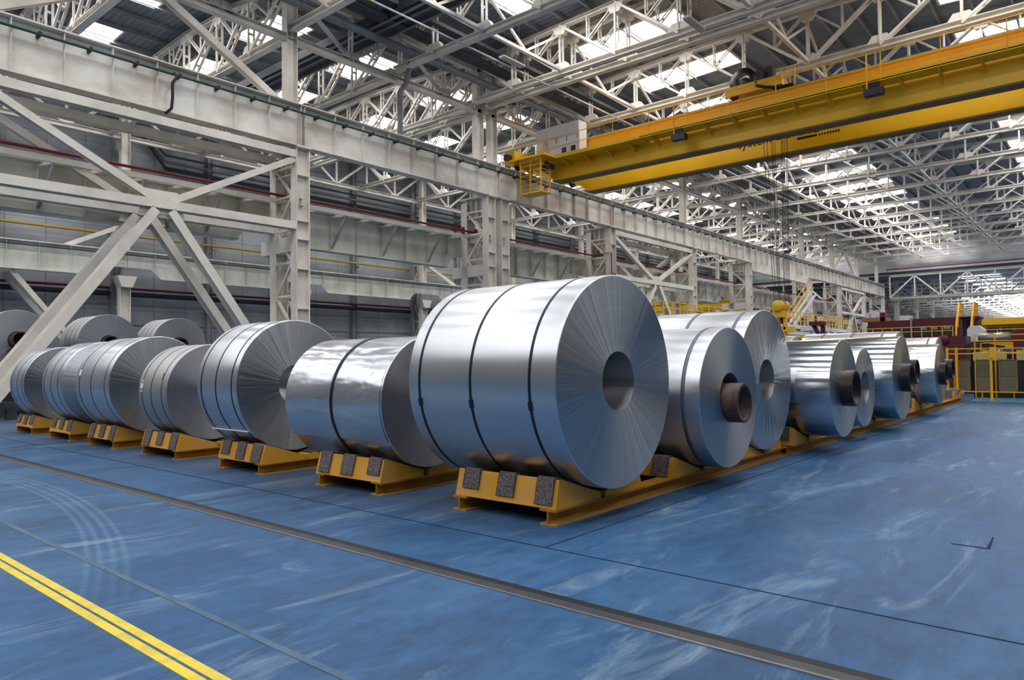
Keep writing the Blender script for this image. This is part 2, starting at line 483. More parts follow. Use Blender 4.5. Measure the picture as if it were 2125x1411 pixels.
# roof lights: one strip of translucent panels in every truss bay
n_win = 0
def roof_light(x, y0, y1, vis=True):
    global n_win
    n_win += 1
    z0, z1 = deck_z(y0)-0.03, deck_z(y1)-0.03
    fr = MB()
    for (a, b) in (((x-1.05, y0, z0), (x-1.05, y1, z1)), ((x+1.05, y0, z0), (x+1.05, y1, z1)),
                   ((x-1.05, y0, z0), (x+1.05, y0, z0)), ((x-1.05, y1, z1), (x+1.05, y1, z1))):
        fr.bar(a, b, 0.1, 0.14)
    fo = fr.build('window_%d' % n_win, M['white'])
    struct(fo)
    pn = MB(); k = 4
    for i in range(k):                                         # slightly domed panel of daylight
        t0, t1 = i/k, (i+1)/k
        a = y0+(y1-y0)*t0; b = y0+(y1-y0)*t1
        za, zb = z0+(z1-z0)*t0, z0+(z1-z0)*t1
        pn.quad((x-1.0, a, za+.02), (x-1.0, b, zb+.02), (x+1.0, b, zb+.02), (x+1.0, a, za+.02))
    pn.build('pane', M['sky'], fo)
bays = [(-22.6+6*k) for k in range(5)]+[7.4, 13.4, 19.3, 24.9, 31.5]+[37.5+6*k for k in range(13)]
for x in bays:
    roof_light(x, 15.4, 21.3)
    roof_light(x, 0.0, 5.8)
    roof_light(x, 29.8, 34.0)
    roof_light(x, 37.3, 41.3)
for x in bays[:19]:  # unseen right-hand bay: glowing panels added to brighten the coil ends
    roof_light(x, -15.0, -10.5)

# ------------------------------------------------------------------ roof trusses
def truss_parts(root, x, nodes, zb, ztop, fine=True, mid=True):
    """nodes: node y-positions from column to column. N-pattern falling to the middle."""
    n = len(nodes)-1; c = n//2
    P = lambda i: (x, nodes[i], zb)
    T = lambda i: (x, nodes[i], ztop(nodes[i]))
    lo, hi = min(nodes), max(nodes)
    if not fine:
        w = MB()
        w.hbar((x, lo, zb), (x, hi, zb), 0.26, 0.24, 0.04)
        w.bar((x, lo, ztop(lo)), T(c), 0.24, 0.2); w.bar(T(c), (x, hi, ztop(hi)), 0.24, 0.2)
    else:
        MB().hbar((x, lo, zb), (x, hi, zb), 0.32, 0.28, 0.03).build('bottom_chord', M['white'], root)
        w = MB(); w.hbar((x, lo, ztop(lo)), T(c), 0.28, 0.2, 0.03); w.hbar(T(c), (x, hi, ztop(hi)), 0.28, 0.2, 0.03)
        w.build('top_chord', M['white'], root)
    def member(name, a, b, sep, wd):
        if fine:
            MB().ladder(a, b, sep, wd, (1,0,0)).build(name, M['white'], root)
        else:
            w.bar(a, b, sep*.55, wd*.9, (1,0,0))
    def gus(p, up, big=0.55):
        if not fine: big *= .6
        y, z = p[1], p[2]; s = 1 if up else -1
        prof = [(y-big, z+s*0.10), (y-big*0.55, z+s*(.46 if fine else .32)), (y+big*0.55, z+s*(.46 if fine else .32)), (y+big, z+s*0.10)]
        if fine: MB().prism(prof, x-0.13, x+0.13, 'X').build('gusset', M['white'], root)
        else: w.prism(prof, x-0.13, x+0.13, 'X')
    for i in range(1, n):
        member('vertical', (x, nodes[i], zb+.1), (x, nodes[i], ztop(nodes[i])-.1), 0.26, 0.08)
        gus(P(i), True); gus(T(i), False, 0.42)
    for i in range(n):
        if i < c: a, b = T(i), P(i+1)
        else: a, b = P(i), T(i+1)
        member('diagonal', a, b, 0.24, 0.10)
        if mid and (fine or i % 2 == 0):
            m = tuple((a[k]+b[k])/2 for k in range(3))
            member('sub_strut', m, (x, m[1], ztop(m[1])-.1), 0.2, 0.06)
            t = T(i+1) if i < c else T(i)
            member('sub_diagonal', m, t, 0.18, 0.06)
    if not fine: w.build('framework', M['white'], root)

HN = [25.6, 22.9, 19.9, 16.8, 13.7, 10.6, 7.5, 4.4, 1.3, -1.7, -4.4]
AN = [25.6, 28.8, 31.6, 34.9, 38.2, 41.4, 44.4]
hz = lambda y: 17.56+0.5*(1-abs(y-YR0)/15)
az = lambda y: 17.66+0.42*(1-abs(y-34.9)/9.5)
hall_lab = {10.4: 'white lattice roof truss nearest the camera, just left of the nearest tall column',
            16.4: 'white lattice roof truss landing on the nearest tall column',
            22.0: 'white lattice roof truss midway between the nearest column and the twin columns',
            27.5: 'left white roof truss of the close pair on the twin columns',
            28.5: 'right white roof truss of the close pair on the twin columns'}
aisle_lab = {k: v.replace('roof truss', 'far-aisle roof truss') for k, v in hall_lab.items()}
def lab(x, d, what):
    if x in d: return d[x]
    i = TRX.index(x)-5
    if i == 0: return 'white '+what+' directly behind the yellow overhead crane'
    return 'white '+what+', '+nth(i)+' one beyond the yellow overhead crane'
protoH = protoA = protoHs = protoAs = None
for x in TRX:
    if x < 66:
        if protoH is None:
            protoH = thing('roof_truss', lab(x, hall_lab, 'lattice hall roof truss'), 'roof truss', (x, YR0, 15.3), 'hall roof trusses')
            truss_parts(protoH, x, HN, 15.48, hz)
            protoA = thing('aisle_truss', lab(x, aisle_lab, 'lattice far-aisle roof truss'), 'roof truss', (x, 35, 15.1), 'far-aisle roof trusses')
            truss_parts(protoA, x, AN, 15.25, az)
        else:
            dup(protoH, (x, YR0, 15.3), lab(x, hall_lab, 'lattice hall roof truss'))
            dup(protoA, (x, 35, 15.1), lab(x, aisle_lab, 'lattice far-aisle roof truss'))
    else:
        for key, nodes, zb, zt, nm_, d, y, z, g, w in (('H', HN, 15.48, hz, 'roof_truss', hall_lab, YR0, 15.3, 'hall roof trusses', 'lattice hall roof truss'),
                                                 ('A', AN, 15.25, az, 'aisle_truss', aisle_lab, 35, 15.1, 'far-aisle roof trusses', 'lattice far-aisle roof truss')):
            pr = protoHs if key == 'H' else protoAs
            if pr is None:
                pr = thing(nm_, lab(x, d, w), 'roof truss', (x, y, z), g)
                truss_parts(pr, x, nodes, zb, zt, False)
                if key == 'H': protoHs = pr
                else: protoAs = pr
            else:
                dup(pr, (x, y, z), lab(x, d, w))

# bracing in the roof between neighbouring trusses (hall centre line and quarter line)
for y, where in ((19.9, 'over the coil rows'), (10.6, 'along the hall ridge'), (1.3, 'along the right quarter of the hall')):
    first = None; cnt = 0
    for i in range(1, len(TRX)-1):
        x0, x1 = TRX[i], TRX[i+1]
        if x1-x0 < 3: continue
        cnt += 1
        lb = 'white roof tie '+where+', '+nth(cnt-1)+' bay from the nearest column'
        if first is None or abs((x1-x0)-first[1]) > 0.1:
            t = thing('roof_tie', lb, 'roof bracing', (x0, y, 15.4), 'roof ties '+where)
            MB().bar((x0+.1, y, 15.6), (x1-.1, y, 15.6), 0.16, 0.14).build('tie', M['white'], t)
            xm = (x0+x1)/2
            MB().bar((x0+.1, y, 17.3), (xm, y, 15.65), 0.1, 0.1).build('strut', M['white'], t)
            MB().bar((x1-.1, y, 17.3), (xm, y, 15.65), 0.1, 0.1).build('strut', M['white'], t)
            first = (t, x1-x0)
        else:
            dup(first[0], (x0, y, 15.4), lb)

# ------------------------------------------------------------------ columns and the crane runway
COLS = [16.4, 27.85, 28.95, 39.8, 51.7, 63.0, 80.0, 90.9, 102.0, 112.4]
names = ['nearest tall white lattice column left of centre', 'left white lattice column of the touching pair at centre',
         'right white lattice column of the touching pair at centre', 'white lattice column just left of the first braced bay past the twin columns',
         'white lattice column just right of the first braced bay past the twin columns', 'white lattice column left of the hanging crane hook',
         'white lattice column beside the steel access stair', 'white lattice column at the left of the last braced bay',
         'white lattice column at the right of the last braced bay', 'white lattice column at the far end of the runway']
RB, RT = 10.42, 12.05     # runway girder bottom and top
YF, YB = 25.0, 26.55      # front and back leg
def make_column(x, label):
    t = thing('lattice_column', label, 'column', (x, 25.8, 0), 'lattice columns along the crane runway')
    f = MB().hbar((x, YF, 0), (x, YF, RB-0.12), 0.42, 0.62, 0.04, (1,0,0))
    for z in (0.6, 2.2, 3.8, 5.4, 6.6, 7.35, 9.2):
        f.box(x-0.29, x+0.29, YF-0.2, YF+0.2, z, z+0.04)
    f.build('front_leg', M['white'], t)
    MB().hbar((x, YB, 0), (x, YB, RB-0.25), 0.42, 0.6, 0.04, (1,0,0)).build('back_leg', M['white'], t)
    z = 0.3; d = 1
    while z < 9.0:
        z2 = min(z+1.35, 9.6)
        for xx in (x-0.24, x+0.24):
            a, b = ((YF+.18, z), (YB-.18, z2)) if d > 0 else ((YB-.18, z), (YF+.18, z2))
            MB().bar((xx, a[0], a[1]), (xx, b[0], b[1]), 0.1, 0.09, (1,0,0)).build('lacing', M['white'], t)
        w = MB()
        for xx in (x-0.24, x+0.24): w.bar((xx, YF+.18, z2), (xx, YB-.18, z2), 0.1, 0.09)
        w.build('batten', M['white'], t)
        d = -d; z = z2
    MB().box(x-0.3, x+0.3, YF+.15, YB+.9, 6.15, 6.75).build('bracket', M['white'], t)
    cap = MB().box(x-0.34, x+0.34, YF-0.3, YB+0.3, RB-0.1, RB-0.02)
    cap.box(x-0.03, x+0.03, YF, YB, RB-1.1, RB-0.1)
    for yy in (25.3, 25.7, 26.1): cap.box(x-0.22, x+0.22, yy-.02, yy+.02, RB-1.1, RB-0.1)
    cap.box(x-0.26, x+0.26, YF+.1, YB, RB-1.15, RB-1.1)
    cap.build('cap', M['white'], t)
    MB().hbar((x, 25.75, RB), (x, 25.75, 17.4), 0.4, 0.5, 0.03, (1,0,0)).build('upper_shaft', M['white'], t)
    MB().hbar((x, YF-.15, 8.15), (x, YB+.5, 8.15), 0.16, 0.3, 0.03).build('cross_arm', M['white'], t)
    return t
pc = make_column(COLS[0], names[0])
for x, l in list(zip(COLS, names))[1:]:
    dup(pc, (x, 25.8, 0), l)

edges = [4.9, 16.4, 28.4, 39.8, 51.7, 63.0, 80.0, 90.9, 102.0, 112.7]
seglab = ['nearest white crane runway girder span, at the left picture edge', 'white crane runway girder span from the nearest column to the twin columns',
          'white crane runway girder span carrying the end of the yellow crane', 'white crane runway girder span over the first far braced bay',
          'white crane runway girder span next before the deep span', 'deep white crane runway girder span behind the crane hook ropes',
          'white crane runway girder span right after the deep span', 'white crane runway girder span over the last braced bay',
          'last white crane runway girder span at the far end']
for k in range(9):
    x0, x1 = edges[k]+0.02, edges[k+1]-0.02
    rb = RB-0.75 if k == 5 else RB
    t = thing('runway_girder', seglab[k], 'crane girder', (x0, YF, RB), 'crane runway girder spans')
    wb = MB()
    if k == 5:
        wb.prism([(x0, RB), (x0+1.2, rb), (x1-1.2, rb), (x1, RB), (x1, RT), (x0, RT)], YF-0.02, YF+0.02, 'Y')
    else: wb.box(x0, x1, YF-0.02, YF+0.02, RB, RT)
    wb.build('web', M['web'], t)
    MB().box(x0, x1, YF-0.26, YF+0.26, RT, RT+0.05).box(x0, x1, YF+0.26, YB+.3, RT-0.0, RT+0.03).build('top_flange', M['web'], t)
    bf = MB()
    if k == 5: bf.box(x0+1.2, x1-1.2, YF-0.24, YF+0.24, rb-0.05, rb)
    else: bf.box(x0, x1, YF-0.24, YF+0.24, RB-0.05, RB)
    bf.build('bottom_flange', M['web'], t)
    n = max(8, int(round((x1-x0)/1.42)))
    for i in range(n+1):
        xs = x0+0.06+(x1-x0-0.12)*i/n
        MB().box(xs-0.012, xs+0.012, YF-0.22, YF+0.0, RB+0.02, RT).build('stiffener', M['web'], t)
    MB().box(x0, x1, YF-0.035, YF+0.035, RT+0.05, RT+0.14).build('crane_rail', M['steel'], t)
cr = thing('conductor_rail', 'dark green conductor rail along the front of the crane runway', 'rail', (5, YF-.3, 11.75))
MB().tube([(5, YF-.3, 11.72), (112.6, YF-.3, 11.72)], 0.045, 8).build('conductor', M['green'], cr)
hg = MB()
for i in range(76):
    xs = 5.7+i*1.42
    hg.box(xs-.04, xs+.04, YF-.34, YF-.02, 11.68, 11.8)
hg.build('hangers', M['black'], cr)
pts = [(11.15, YF-.3, 11.78), (11.25, YF-.34, 11.65), (11.1, YF-.33, 11.4), (11.12, YF-.3, 10.9), (11.08, YF-.3, 10.5), (10.9, YF-.2, 10.3)]
tag(MB().tube(pts, 0.05, 8).build('hanging_cable', M['black']), 'thick black cable hanging down the nearest runway girder web', 'cable')

# bracing between columns: double plane of struts and diagonals
def brace_frame(x0, x1, y, label, mat, lower=True):
    t = thing('bracing_frame', label, 'bracing', ((x0+x1)/2, y, 0), 'bracing frames between columns')
    xm = (x0+x1)/2; z1, z2 = 10.05, 7.15
    a, b = x0+.32, x1-.32
    MB().hbar((a, y, z1), (b, y, z1), 0.30, 0.34, 0.03, (0,1,0)).build('strut', mat, t)
    MB().hbar((a, y, z2), (b, y, z2), 0.30, 0.40, 0.03, (0,1,0)).build('strut', mat, t)
    for xe in (a, b):
        MB().hbar((xm+(xe-xm)*0.05, y, z2+.15), (xe, y, z1-.2), 0.24, 0.26, 0.03, (0,1,0)).build('diagonal', mat, t)
        if lower:
            MB().hbar((xm+(xe-xm)*0.05, y, z2-.2), (xe, y, 0.1), 0.30, 0.40, 0.03, (0,1,0)).build('diagonal', mat, t)
    MB().prism([(xm-.8, z2-.45), (xm+.8, z2-.45), (xm+.55, z2+.5), (xm-.55, z2+.5)], y-.02, y+.02, 'Y').build('gusset', mat, t)
    return t
brace_frame(5.4, 16.4, YF, 'front white X-bracing frame left of the nearest column', M['white'])
brace_frame(5.4, 16.4, YB, 'rear grey-white bracing frame behind the front one left of the nearest column', M['white'])
brace_frame(39.8, 51.7, YF, 'front white bracing frame in the first braced bay past the twin columns', M['white'])
brace_frame(39.8, 51.7, YB, 'rear bracing frame in the first braced bay past the twin columns', M['white'])
brace_frame(90.9, 102.0, YF, 'white bracing frame in the last braced bay near the hall end', M['white'])

# longitudinal eaves trusses at the column line and their V bracing
ecols = [4.9, 16.4, 28.4, 39.8, 51.7, 63.0, 80.0, 90.9, 102.0, 112.4]
elab = ['nearest, over the left picture edge', 'between the nearest column and the twin columns', 'just right of the twin columns', 'over the first far braced bay',
        'second past the twin-column bay', 'over the deep runway span', 'right after the deep runway span', 'over the last braced bay', 'last, at the hall end']
for k in range(9):
    x0, x1 = ecols[k]+.2, ecols[k+1]-.2; y = 25.75
    t = thing('eaves_truss', 'white longitudinal eaves truss between column heads, '+elab[k], 'roof truss', (x0, y, 15), 'eaves trusses on the column line')
    MB().hbar((x0, y, 15.1), (x1, y, 15.1), 0.3, 0.3, 0.03).build('bottom_chord', M['white'], t)
    MB().hbar((x0, y, 17.3), (x1, y, 17.3), 0.26, 0.26, 0.03).build('top_chord', M['white'], t)
    n = 4
    for i in range(1, n):
        xs = x0+(x1-x0)*i/n
        MB().ladder((xs, y, 15.2), (xs, y, 17.2), 0.22, 0.07, (0,1,0)).build('vertical', M['white'], t)
        MB().prism([(xs-.5, 15.22), (xs-.25, 15.55), (xs+.25, 15.55), (xs+.5, 15.22)], y-.1, y+.1, 'Y').build('gusset', M['white'], t)
    for i in range(n):
        a, b = x0+(x1-x0)*i/n, x0+(x1-x0)*(i+1)/n
        za, zb = (17.2, 15.2) if i % 2 == 0 else (15.2, 17.2)
        MB().bar((a, y, za), (b, y, zb), 0.16, 0.12, (0,1,0)).build('diagonal', M['white'], t)
for x0, x1, w in ((5.2, 16.4, 'above the nearest runway girder, at the upper left'), (90.9, 102.0, 'above the last braced bay')):
    xm = (x0+x1)/2
    t = thing('head_brace', 'white inverted V brace '+w, 'bracing', (xm, 25.75, 12.2), 'inverted V braces under the eaves')
    for xe in (x0+.3, x1-.3):
        MB().hbar((xm+(xe-xm)*.06, 25.75, 14.95), (xe, 25.75, 12.2), 0.26, 0.28, 0.03, (0,1,0)).build('diagonal', M['white'], t)
    MB().prism([(xm-.7, 15.0), (xm-.4, 14.6), (xm+.4, 14.6), (xm+.7, 15.0)], 25.73, 25.77, 'Y').build('gusset', M['white'], t)

# aisle runway girders on the back of the columns
YG = 27.3
xs_ = [4.9, 16.4, 28.4, 39.8, 51.7, 63.0, 80.0, 90.9, 102.0]
al = ['nearest, behind the left bracing frame', 'between the nearest column and the twin columns', 'right of the twin columns', 'behind the first far braced bay',
      'second past that braced bay', 'behind the hook ropes', 'behind the access stair', 'behind the last braced bay']
for k in range(8):
    x0, x1 = xs_[k]+0.02, xs_[k+1]-0.02
    t = thing('aisle_girder', 'dull white lower aisle crane girder with props, '+al[k], 'crane girder', (x0, YG, 6.9), 'lower aisle crane girders')
    MB().prism([(x0, 7.35), (x0+.9, 7.35), (x0+1.5, 6.75), (x1-1.5, 6.75), (x1-.9, 7.35), (x1, 7.35), (x1, 8.4), (x0, 8.4)], YG-.02, YG+.02, 'Y').build('web', M['web2'], t)
    MB().box(x0, x1, YG-.3, YG+.3, 8.4, 8.45).build('top_flange', M['web2'], t)
    MB().box(x0+1.5, x1-1.5, YG-.25, YG+.25, 6.70, 6.75).build('bottom_flange', M['web2'], t)
    MB().box(x0, x1, YG-1.0, YG-.9, 8.28, 8.48).build('walkway_edge', M['white'], t)
    n = int((x1-x0)/1.35)
    for i in range(1, n):
        xs = x0+(x1-x0)*i/n
        MB().box(xs-.012, xs+.012, YG-.2, YG, 6.8 if 1.6 < xs-x0 < x1-x0-1.6 else 7.4, 8.38).build('stiffener', M['web2'], t)
        MB().bar((xs, YG, 8.30), (xs+.35, YG-.95, 8.34), 0.1, 0.1).build('walkway_arm', M['white'], t)
        if i % 2 == 0 and 1.6 < xs-x0 < x1-x0-1.6:
            MB().bar((xs, YG-.22, 6.85), (xs+.25, YG-.95, 8.25), 0.09, 0.09).build('prop', M['grey'], t)
rp = thing('red_pipe', 'long red pipe running on top of the lower aisle girder', 'pipe', (5, 26.25, 8.6))
MB().tube([(4.5, 26.3, 8.62), (112, 26.3, 8.62)], 0.055, 8).build('pipe', M['red'], rp)
MB().tube([(39.4, 26.3, 8.62), (39.4, 24.7, 8.62), (39.4, 24.7, 0.2)], 0.05, 8).build('down_pipe', M['red'], rp)
for x in (26.6, 27.2, 28.2): MB().tube([(x, 26.3, 8.45), (x, 26.3, 8.8)], 0.1, 8).build('valve', M['red'], rp)

# ------------------------------------------------------------------ far wall: columns, girder, pipes
YP = 44.4
WC = [5.2, 17.2, 29.2, 41.0, 52.8, 64.6, 76.4, 88.2, 100.0, 111.5]
def wall_column(x, label):
    t = thing('wall_column', label, 'column', (x, YP, 0), 'lattice columns along the far wall')
    MB().hbar((x, YP, 0), (x, YP, 6.6), 0.45, 0.6, 0.04, (1,0,0)).build('front_leg', M['white'], t)
    MB().hbar((x, YP+1.2, 0), (x, YP+1.2, 17.6), 0.4, 0.5, 0.03, (1,0,0)).build('back_leg', M['grey'], t)
    MB().hbar((x, YP, 8.3), (x, YP, 17.6), 0.4, 0.5, 0.03, (1,0,0)).build('upper_shaft', M['white'], t)
    z = 0.3; d = 1
    while z < 10:
        z2 = z+1.2
        a, b = (YP+.2, YP+1.05) if d > 0 else (YP+1.05, YP+.2)
        MB().bar((x, a, z), (x, b, z2), 0.1, 0.1, (1,0,0)).bar((x, YP+.2, z2), (x, YP+1.05, z2), 0.1, 0.1, (1,0,0)).build('lacing', M['white'], t)
        d = -d; z = z2
    MB().prism([(x-.55, 6.85), (x-.3, 6.2), (x+.3, 6.2), (x+.55, 6.85)], YP-.5, YP+.3, 'Y').build('bracket', M['white'], t)
    return t
wcl = ['at the far left, behind the bracing', 'left of the nearest tall column', 'hidden behind the nearest tall column', 'between the nearest column and the twin columns'] + \
      ['right of the twin columns, %s along' % nth(i) for i in range(6)]
p = wall_column(WC[0], 'white column against the far wall '+wcl[0])
for x, l in list(zip(WC, wcl))[1:]: dup(p, (x, YP, 0), 'white column against the far wall '+l)
first = None
for i in range(9):
    x = (WC[i]+WC[i+1])/2
    if first is None:
        first = thing('wall_post', '', 'post', (x, YW-.25, 0), 'slim wall posts')
        MB().hbar((x, YW-.25, 0), (x, YW-.25, 17.8), 0.3, 0.36, 0.03, (1,0,0)).build('post', M['grey'], first)
        MB().bar((x, YW-.9, 9.3), (x, YW-.3, 9.0), 0.08, 0.08).build('pipe_bracket', M['grey'], first); o = first
    else: o = dup(first, (x, YW-.25, 0), '')
    o['label'] = 'slim grey post on the far wall cladding, %s from the left' % nth(i)
for k in range(9):
    x0, x1 = WC[k]+.02, WC[k+1]-.02
    t = thing('wall_girder', 'white crane girder along the far wall, %s span from the left' % nth(k), 'crane girder', (x0, YP-.4, 6.8), 'far wall crane girders')
    y = YP-.45
    MB().prism([(x0, 7.35), (x0+1.3, 7.35), (x0+1.9, 6.8), (x1-1.9, 6.8), (x1-1.3, 7.35), (x1, 7.35), (x1, 8.25), (x0, 8.25)], y-.02, y+.02, 'Y').build('web', M['web2'], t)
    MB().box(x0, x1, y-.25, y+.8, 8.25, 8.32).build('top_flange', M['web2'], t)
    MB().box(x0+1.9, x1-1.9, y-.2, y+.2, 6.75, 6.8).build('bottom_flange', M['web2'], t)
    for i in range(1, 8):
        xs = x0+(x1-x0)*i/8
        MB().box(xs-.015, xs+.015, y-.2, y, 6.85 if 0 < i-1 < 6 else 7.4, 8.25).build('stiffener', M['web2'], t)
wb_ = thing('wall_brace', 'white inverted V brace under the far wall girder, behind the big diagonal', 'bracing', (11.2, YP, 0))
for yy in (YP-.25, YP+1.1):
    for xe in (5.6, 16.8):
        MB().hbar((11.2+(xe-11.2)*.05, yy, 6.7), (xe, yy, .05), .26, .34, .03, (0,1,0)).build('diagonal', M['white'], wb_)
for (p0, p1, w) in (((14.0, YP-.3, 8.3), (16.9, YP-.1, 9.75), 'left of the nearest tall column'), ((44.6, YP-.3, 8.3), (41.3, YP-.1, 9.9), 'left of the twin columns')):
    k_ = thing('knee_brace', 'slanting white knee brace on the far wall girder, '+w, 'bracing', p0, 'knee braces on the far wall girder')
    MB().bar(p0, p1, .16, .24).build('brace', M['white'], k_)
    MB().box(p1[0]-.25, p1[0]+.25, YP-.3, YP+.2, p1[2]-.15, p1[2]+.05).build('head_plate', M['white'], k_)
tag(MB().tube([(4, YP-.75, 8.05), (112, YP-.75, 8.05)], 0.03, 6).build('conductor_wire', M['black']), 'thin black conductor line along the far wall girder', 'cable')
def pipe_run(name, label, pts, r, mat, extra=None):
    t = thing(name, label, 'pipe', pts[0])
    MB().tube(pts, r, 10).build('pipe', mat, t)
    cl = MB()
    for i in range(18):
        x = 11+i*6
        if pts[0][0] < x < pts[-1][0]: cl.box(x-.05, x+.05, pts[-1][1]-r*1.3, YW, pts[-1][2]-r*1.4, pts[-1][2]-r*.9)
    cl.build('pipe_clamp', M['grey'], t)
pipe_run('yellow_pipe', 'yellow gas pipe along the far wall', [(2, YW-.5, 9.55), (112, YW-.5, 9.55)], 0.08, M['yellowp'])
pipe_run('wall_red_pipe', 'red pipe low on the far wall above the dark pipe', [(2, YW-.4, 6.3), (112, YW-.4, 6.3)], 0.08, M['red'])
pipe_run('wall_dark_pipe', 'thick dark pipe low on the far wall under the red pipe', [(2, YW-.45, 5.95), (112, YW-.45, 5.95)], 0.16, M['darkduct'])
for k, (z, r, m, w) in enumerate(((15.0, .07, 'darkduct', 'topmost'), (14.6, .09, 'galv', 'middle'), (14.15, .12, 'darkduct', 'lowest'))):
    pipe_run('wall_service_pipe', 'dark service pipe high on the far wall, %s of the three' % w,
             [(17.6+.4*k, YW-.5, z+2.2), (20.2, YW-.5, z), (112, YW-.5, z)], r, M[m])
# wall eaves truss
for k in range(9):
    x0, x1 = WC[k]+.2, WC[k+1]-.2
    t = thing('wall_eaves_truss', 'white eaves truss along the far wall, %s bay from the left' % nth(k), 'roof truss', (x0, YP, 15), 'eaves trusses along the far wall')
    MB().hbar((x0, YP, 15.1), (x1, YP, 15.1), 0.28, 0.28, 0.03).build('bottom_chord', M['white'], t)
    for i in range(4):
        a, b = x0+(x1-x0)*i/4, x0+(x1-x0)*(i+1)/4
        za, zb = (17.3, 15.15) if i % 2 == 0 else (15.15, 17.3)
        MB().bar((a, YP, za), (b, YP, zb), 0.16, 0.12, (0,1,0)).build('diagonal', M['white'], t)
        if i: MB().bar((a, YP, 15.15), (a, YP, 17.3), 0.16, 0.1, (0,1,0)).build('vertical', M['white'], t)

# ducts and trays near the column heads
d = thing('air_duct', 'galvanised duct along the hall side of the column heads', 'duct', (4, 24.5, 15.9))
MB().tube([(4, 24.4, 15.95), (110, 24.4, 15.95)], 0.17, 12).build('duct', M['galv'], d)
jt = MB()
for i in range(52): jt.tube([(6+i*2, 24.4, 15.95), (6.06+i*2, 24.4, 15.95)], 0.2, 12)
jt.build('duct_joint', M['galv'], d)
for k, (y, z, w) in enumerate(((23.6, 16.4, 'nearer the duct'), (22.9, 16.75, 'farther from the duct'))):
    t = thing('cable_tray', 'dark cable tray along the roof edge, the one '+w, 'cable tray', (4, y, z), 'cable trays along the roof edge')
    MB().box(4, 110, y-.3, y+.3, z-.05, z).box(4, 110, y-.3, y-.27, z, z+.12).box(4, 110, y+.27, y+.3, z, z+.12).build('tray', M['darkduct'], t)
    cb = MB()
    for j in range(4): cb.tube([(4, y-.2+.13*j, z+.05), (110, y-.2+.13*j, z+.05)], 0.05, 6)
    cb.build('cables', M['black'], t)
t = thing('cross_duct', 'dark flat duct crossing the roof from the far aisle into the hall', 'duct', (20.4, 24, 16.5))
MB().box(19.6, 21.0, -4, 44, 16.45, 16.85).build('duct', M['darkduct'], t)
for j, xx in enumerate((19.75, 20.15, 20.8)):
    MB().tube([(xx, -4, 16.35), (xx, 44, 16.35)], 0.06, 8).build('pipe', M['galv'], t)
t = thing('down_pipe', 'grey downpipe standing on the runway between the nearest and the twin columns', 'pipe', (21.9, 24.9, 12.1))
MB().tube([(21.9, 25.2, 12.1), (21.9, 25.2, 14.3), (22.1, 25.0, 14.7), (22.1, 24.7, 15.6), (21.6, 24.5, 15.9)], 0.13, 10).build('pipe', M['galv'], t)
# striped bus bar and lamp
t = thing('bus_bar', 'thin pale bus bar with yellow marks hung below the roof', 'bus bar', (15, 20.6, 14.9))
MB().box(12, 62, 20.57, 20.63, 15.0, 15.06).build('bar', M['cab'], t)
ym = MB()
for i in range(17): ym.box(13.4+i*3, 13.55+i*3, 20.565, 20.635, 14.995, 15.065)
ym.build('mark', M['railyel'], t)
def roof_lamp(x, y, z, label):
    t = thing('roof_lamp', label, 'lamp', (x, y, z), 'long lamps under the roof')
    MB().box(x-.75, x+.75, y-.16, y+.16, z, z+.08).build('housing', M['cab'], t)
    MB().box(x-.7, x+.7, y-.13, y+.13, z-.03, z).build('diffuser', M['lamp'], t)
    MB().tube([(x-.5, y, z+.08), (x-.5, y, z+2.4)], 0.012, 5).tube([(x+.5, y, z+.08), (x+.5, y, z+2.4)], 0.012, 5).build('hanger', M['black'], t)
roof_lamp(24.4, 20.4, 15.15, 'long white batten lamp under the bus bar near the twin columns')
roof_lamp(26.6, 12.6, 15.2, 'long yellowish batten lamp at the top picture edge')
for i, x in enumerate((46, 58, 70, 82, 94)):
    roof_lamp(x, 13.2, 15.0, 'small pale lamp under the deep hall roof, %s from the crane' % nth(i))
for i, x in enumerate((46, 58, 70, 82)):
    roof_lamp(x, 22.2, 15.0, 'small pale lamp near the column heads, %s from the crane' % nth(i))

# ------------------------------------------------------------------ overhead crane
XF, XR = 31.5, 34.7
c = thing('overhead_crane', 'yellow double girder overhead travelling crane spanning the hall', 'crane', (32.9, 10, 11.5))
for (x, nme) in ((XF, 'front_girder'), (XR, 'rear_girder')):
    g = MB()
    prof = [(23.3, 11.58), (24.3, 12.35), (24.3, 13.42), (-3.8, 13.42), (-3.8, 12.35), (-2.8, 11.58)]
    g.prism(prof, x, x+.55, 'X')
    go = g.build(nme, M['crane'], c)
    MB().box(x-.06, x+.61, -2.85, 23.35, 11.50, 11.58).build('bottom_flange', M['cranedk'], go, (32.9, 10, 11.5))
    MB().box(x-.1, x+.65, -3.9, 24.35, 13.42, 13.47).build('top_flange', M['crane'], go, (32.9, 10, 11.5))
    MB().box(x+.05, x+.15, -3.9, 24.3, 13.47, 13.58).build('trolley_rail', M['galv'], go, (32.9, 10, 11.5))
for y, nn in ((25.0, 1), (-4.2, -1)):
    e = MB().box(29.6, 36.2, y-.32, y+.32, 12.45, 13.15)
    eo = e.build('end_carriage', M['crane'], c)
    for xx in (30.3, 35.5):
        MB().lathe([(-.06, .05), (-.06, .3), (.06, .3), (.06, .05)], (xx, y, 12.52), 'Y', 24).build('wheel', M['machdk'], eo, (32.9, 10, 11.5))
    MB().box(29.25, 29.6, y-.14, y+.14, 12.6, 12.9).build('buffer', M['machdk'], eo, (32.9, 10, 11.5))
XW0, XW1, ZW = 30.5, 31.5, 12.57
wk = MB().box(XW0, XW1-.12, -3.8, 25.2, ZW-.04, ZW)
wk.box(XW0, XW0+.02, -3.8, 25.2, ZW-.08, ZW+.1)
wo = wk.build('walkway', M['crane'], c)
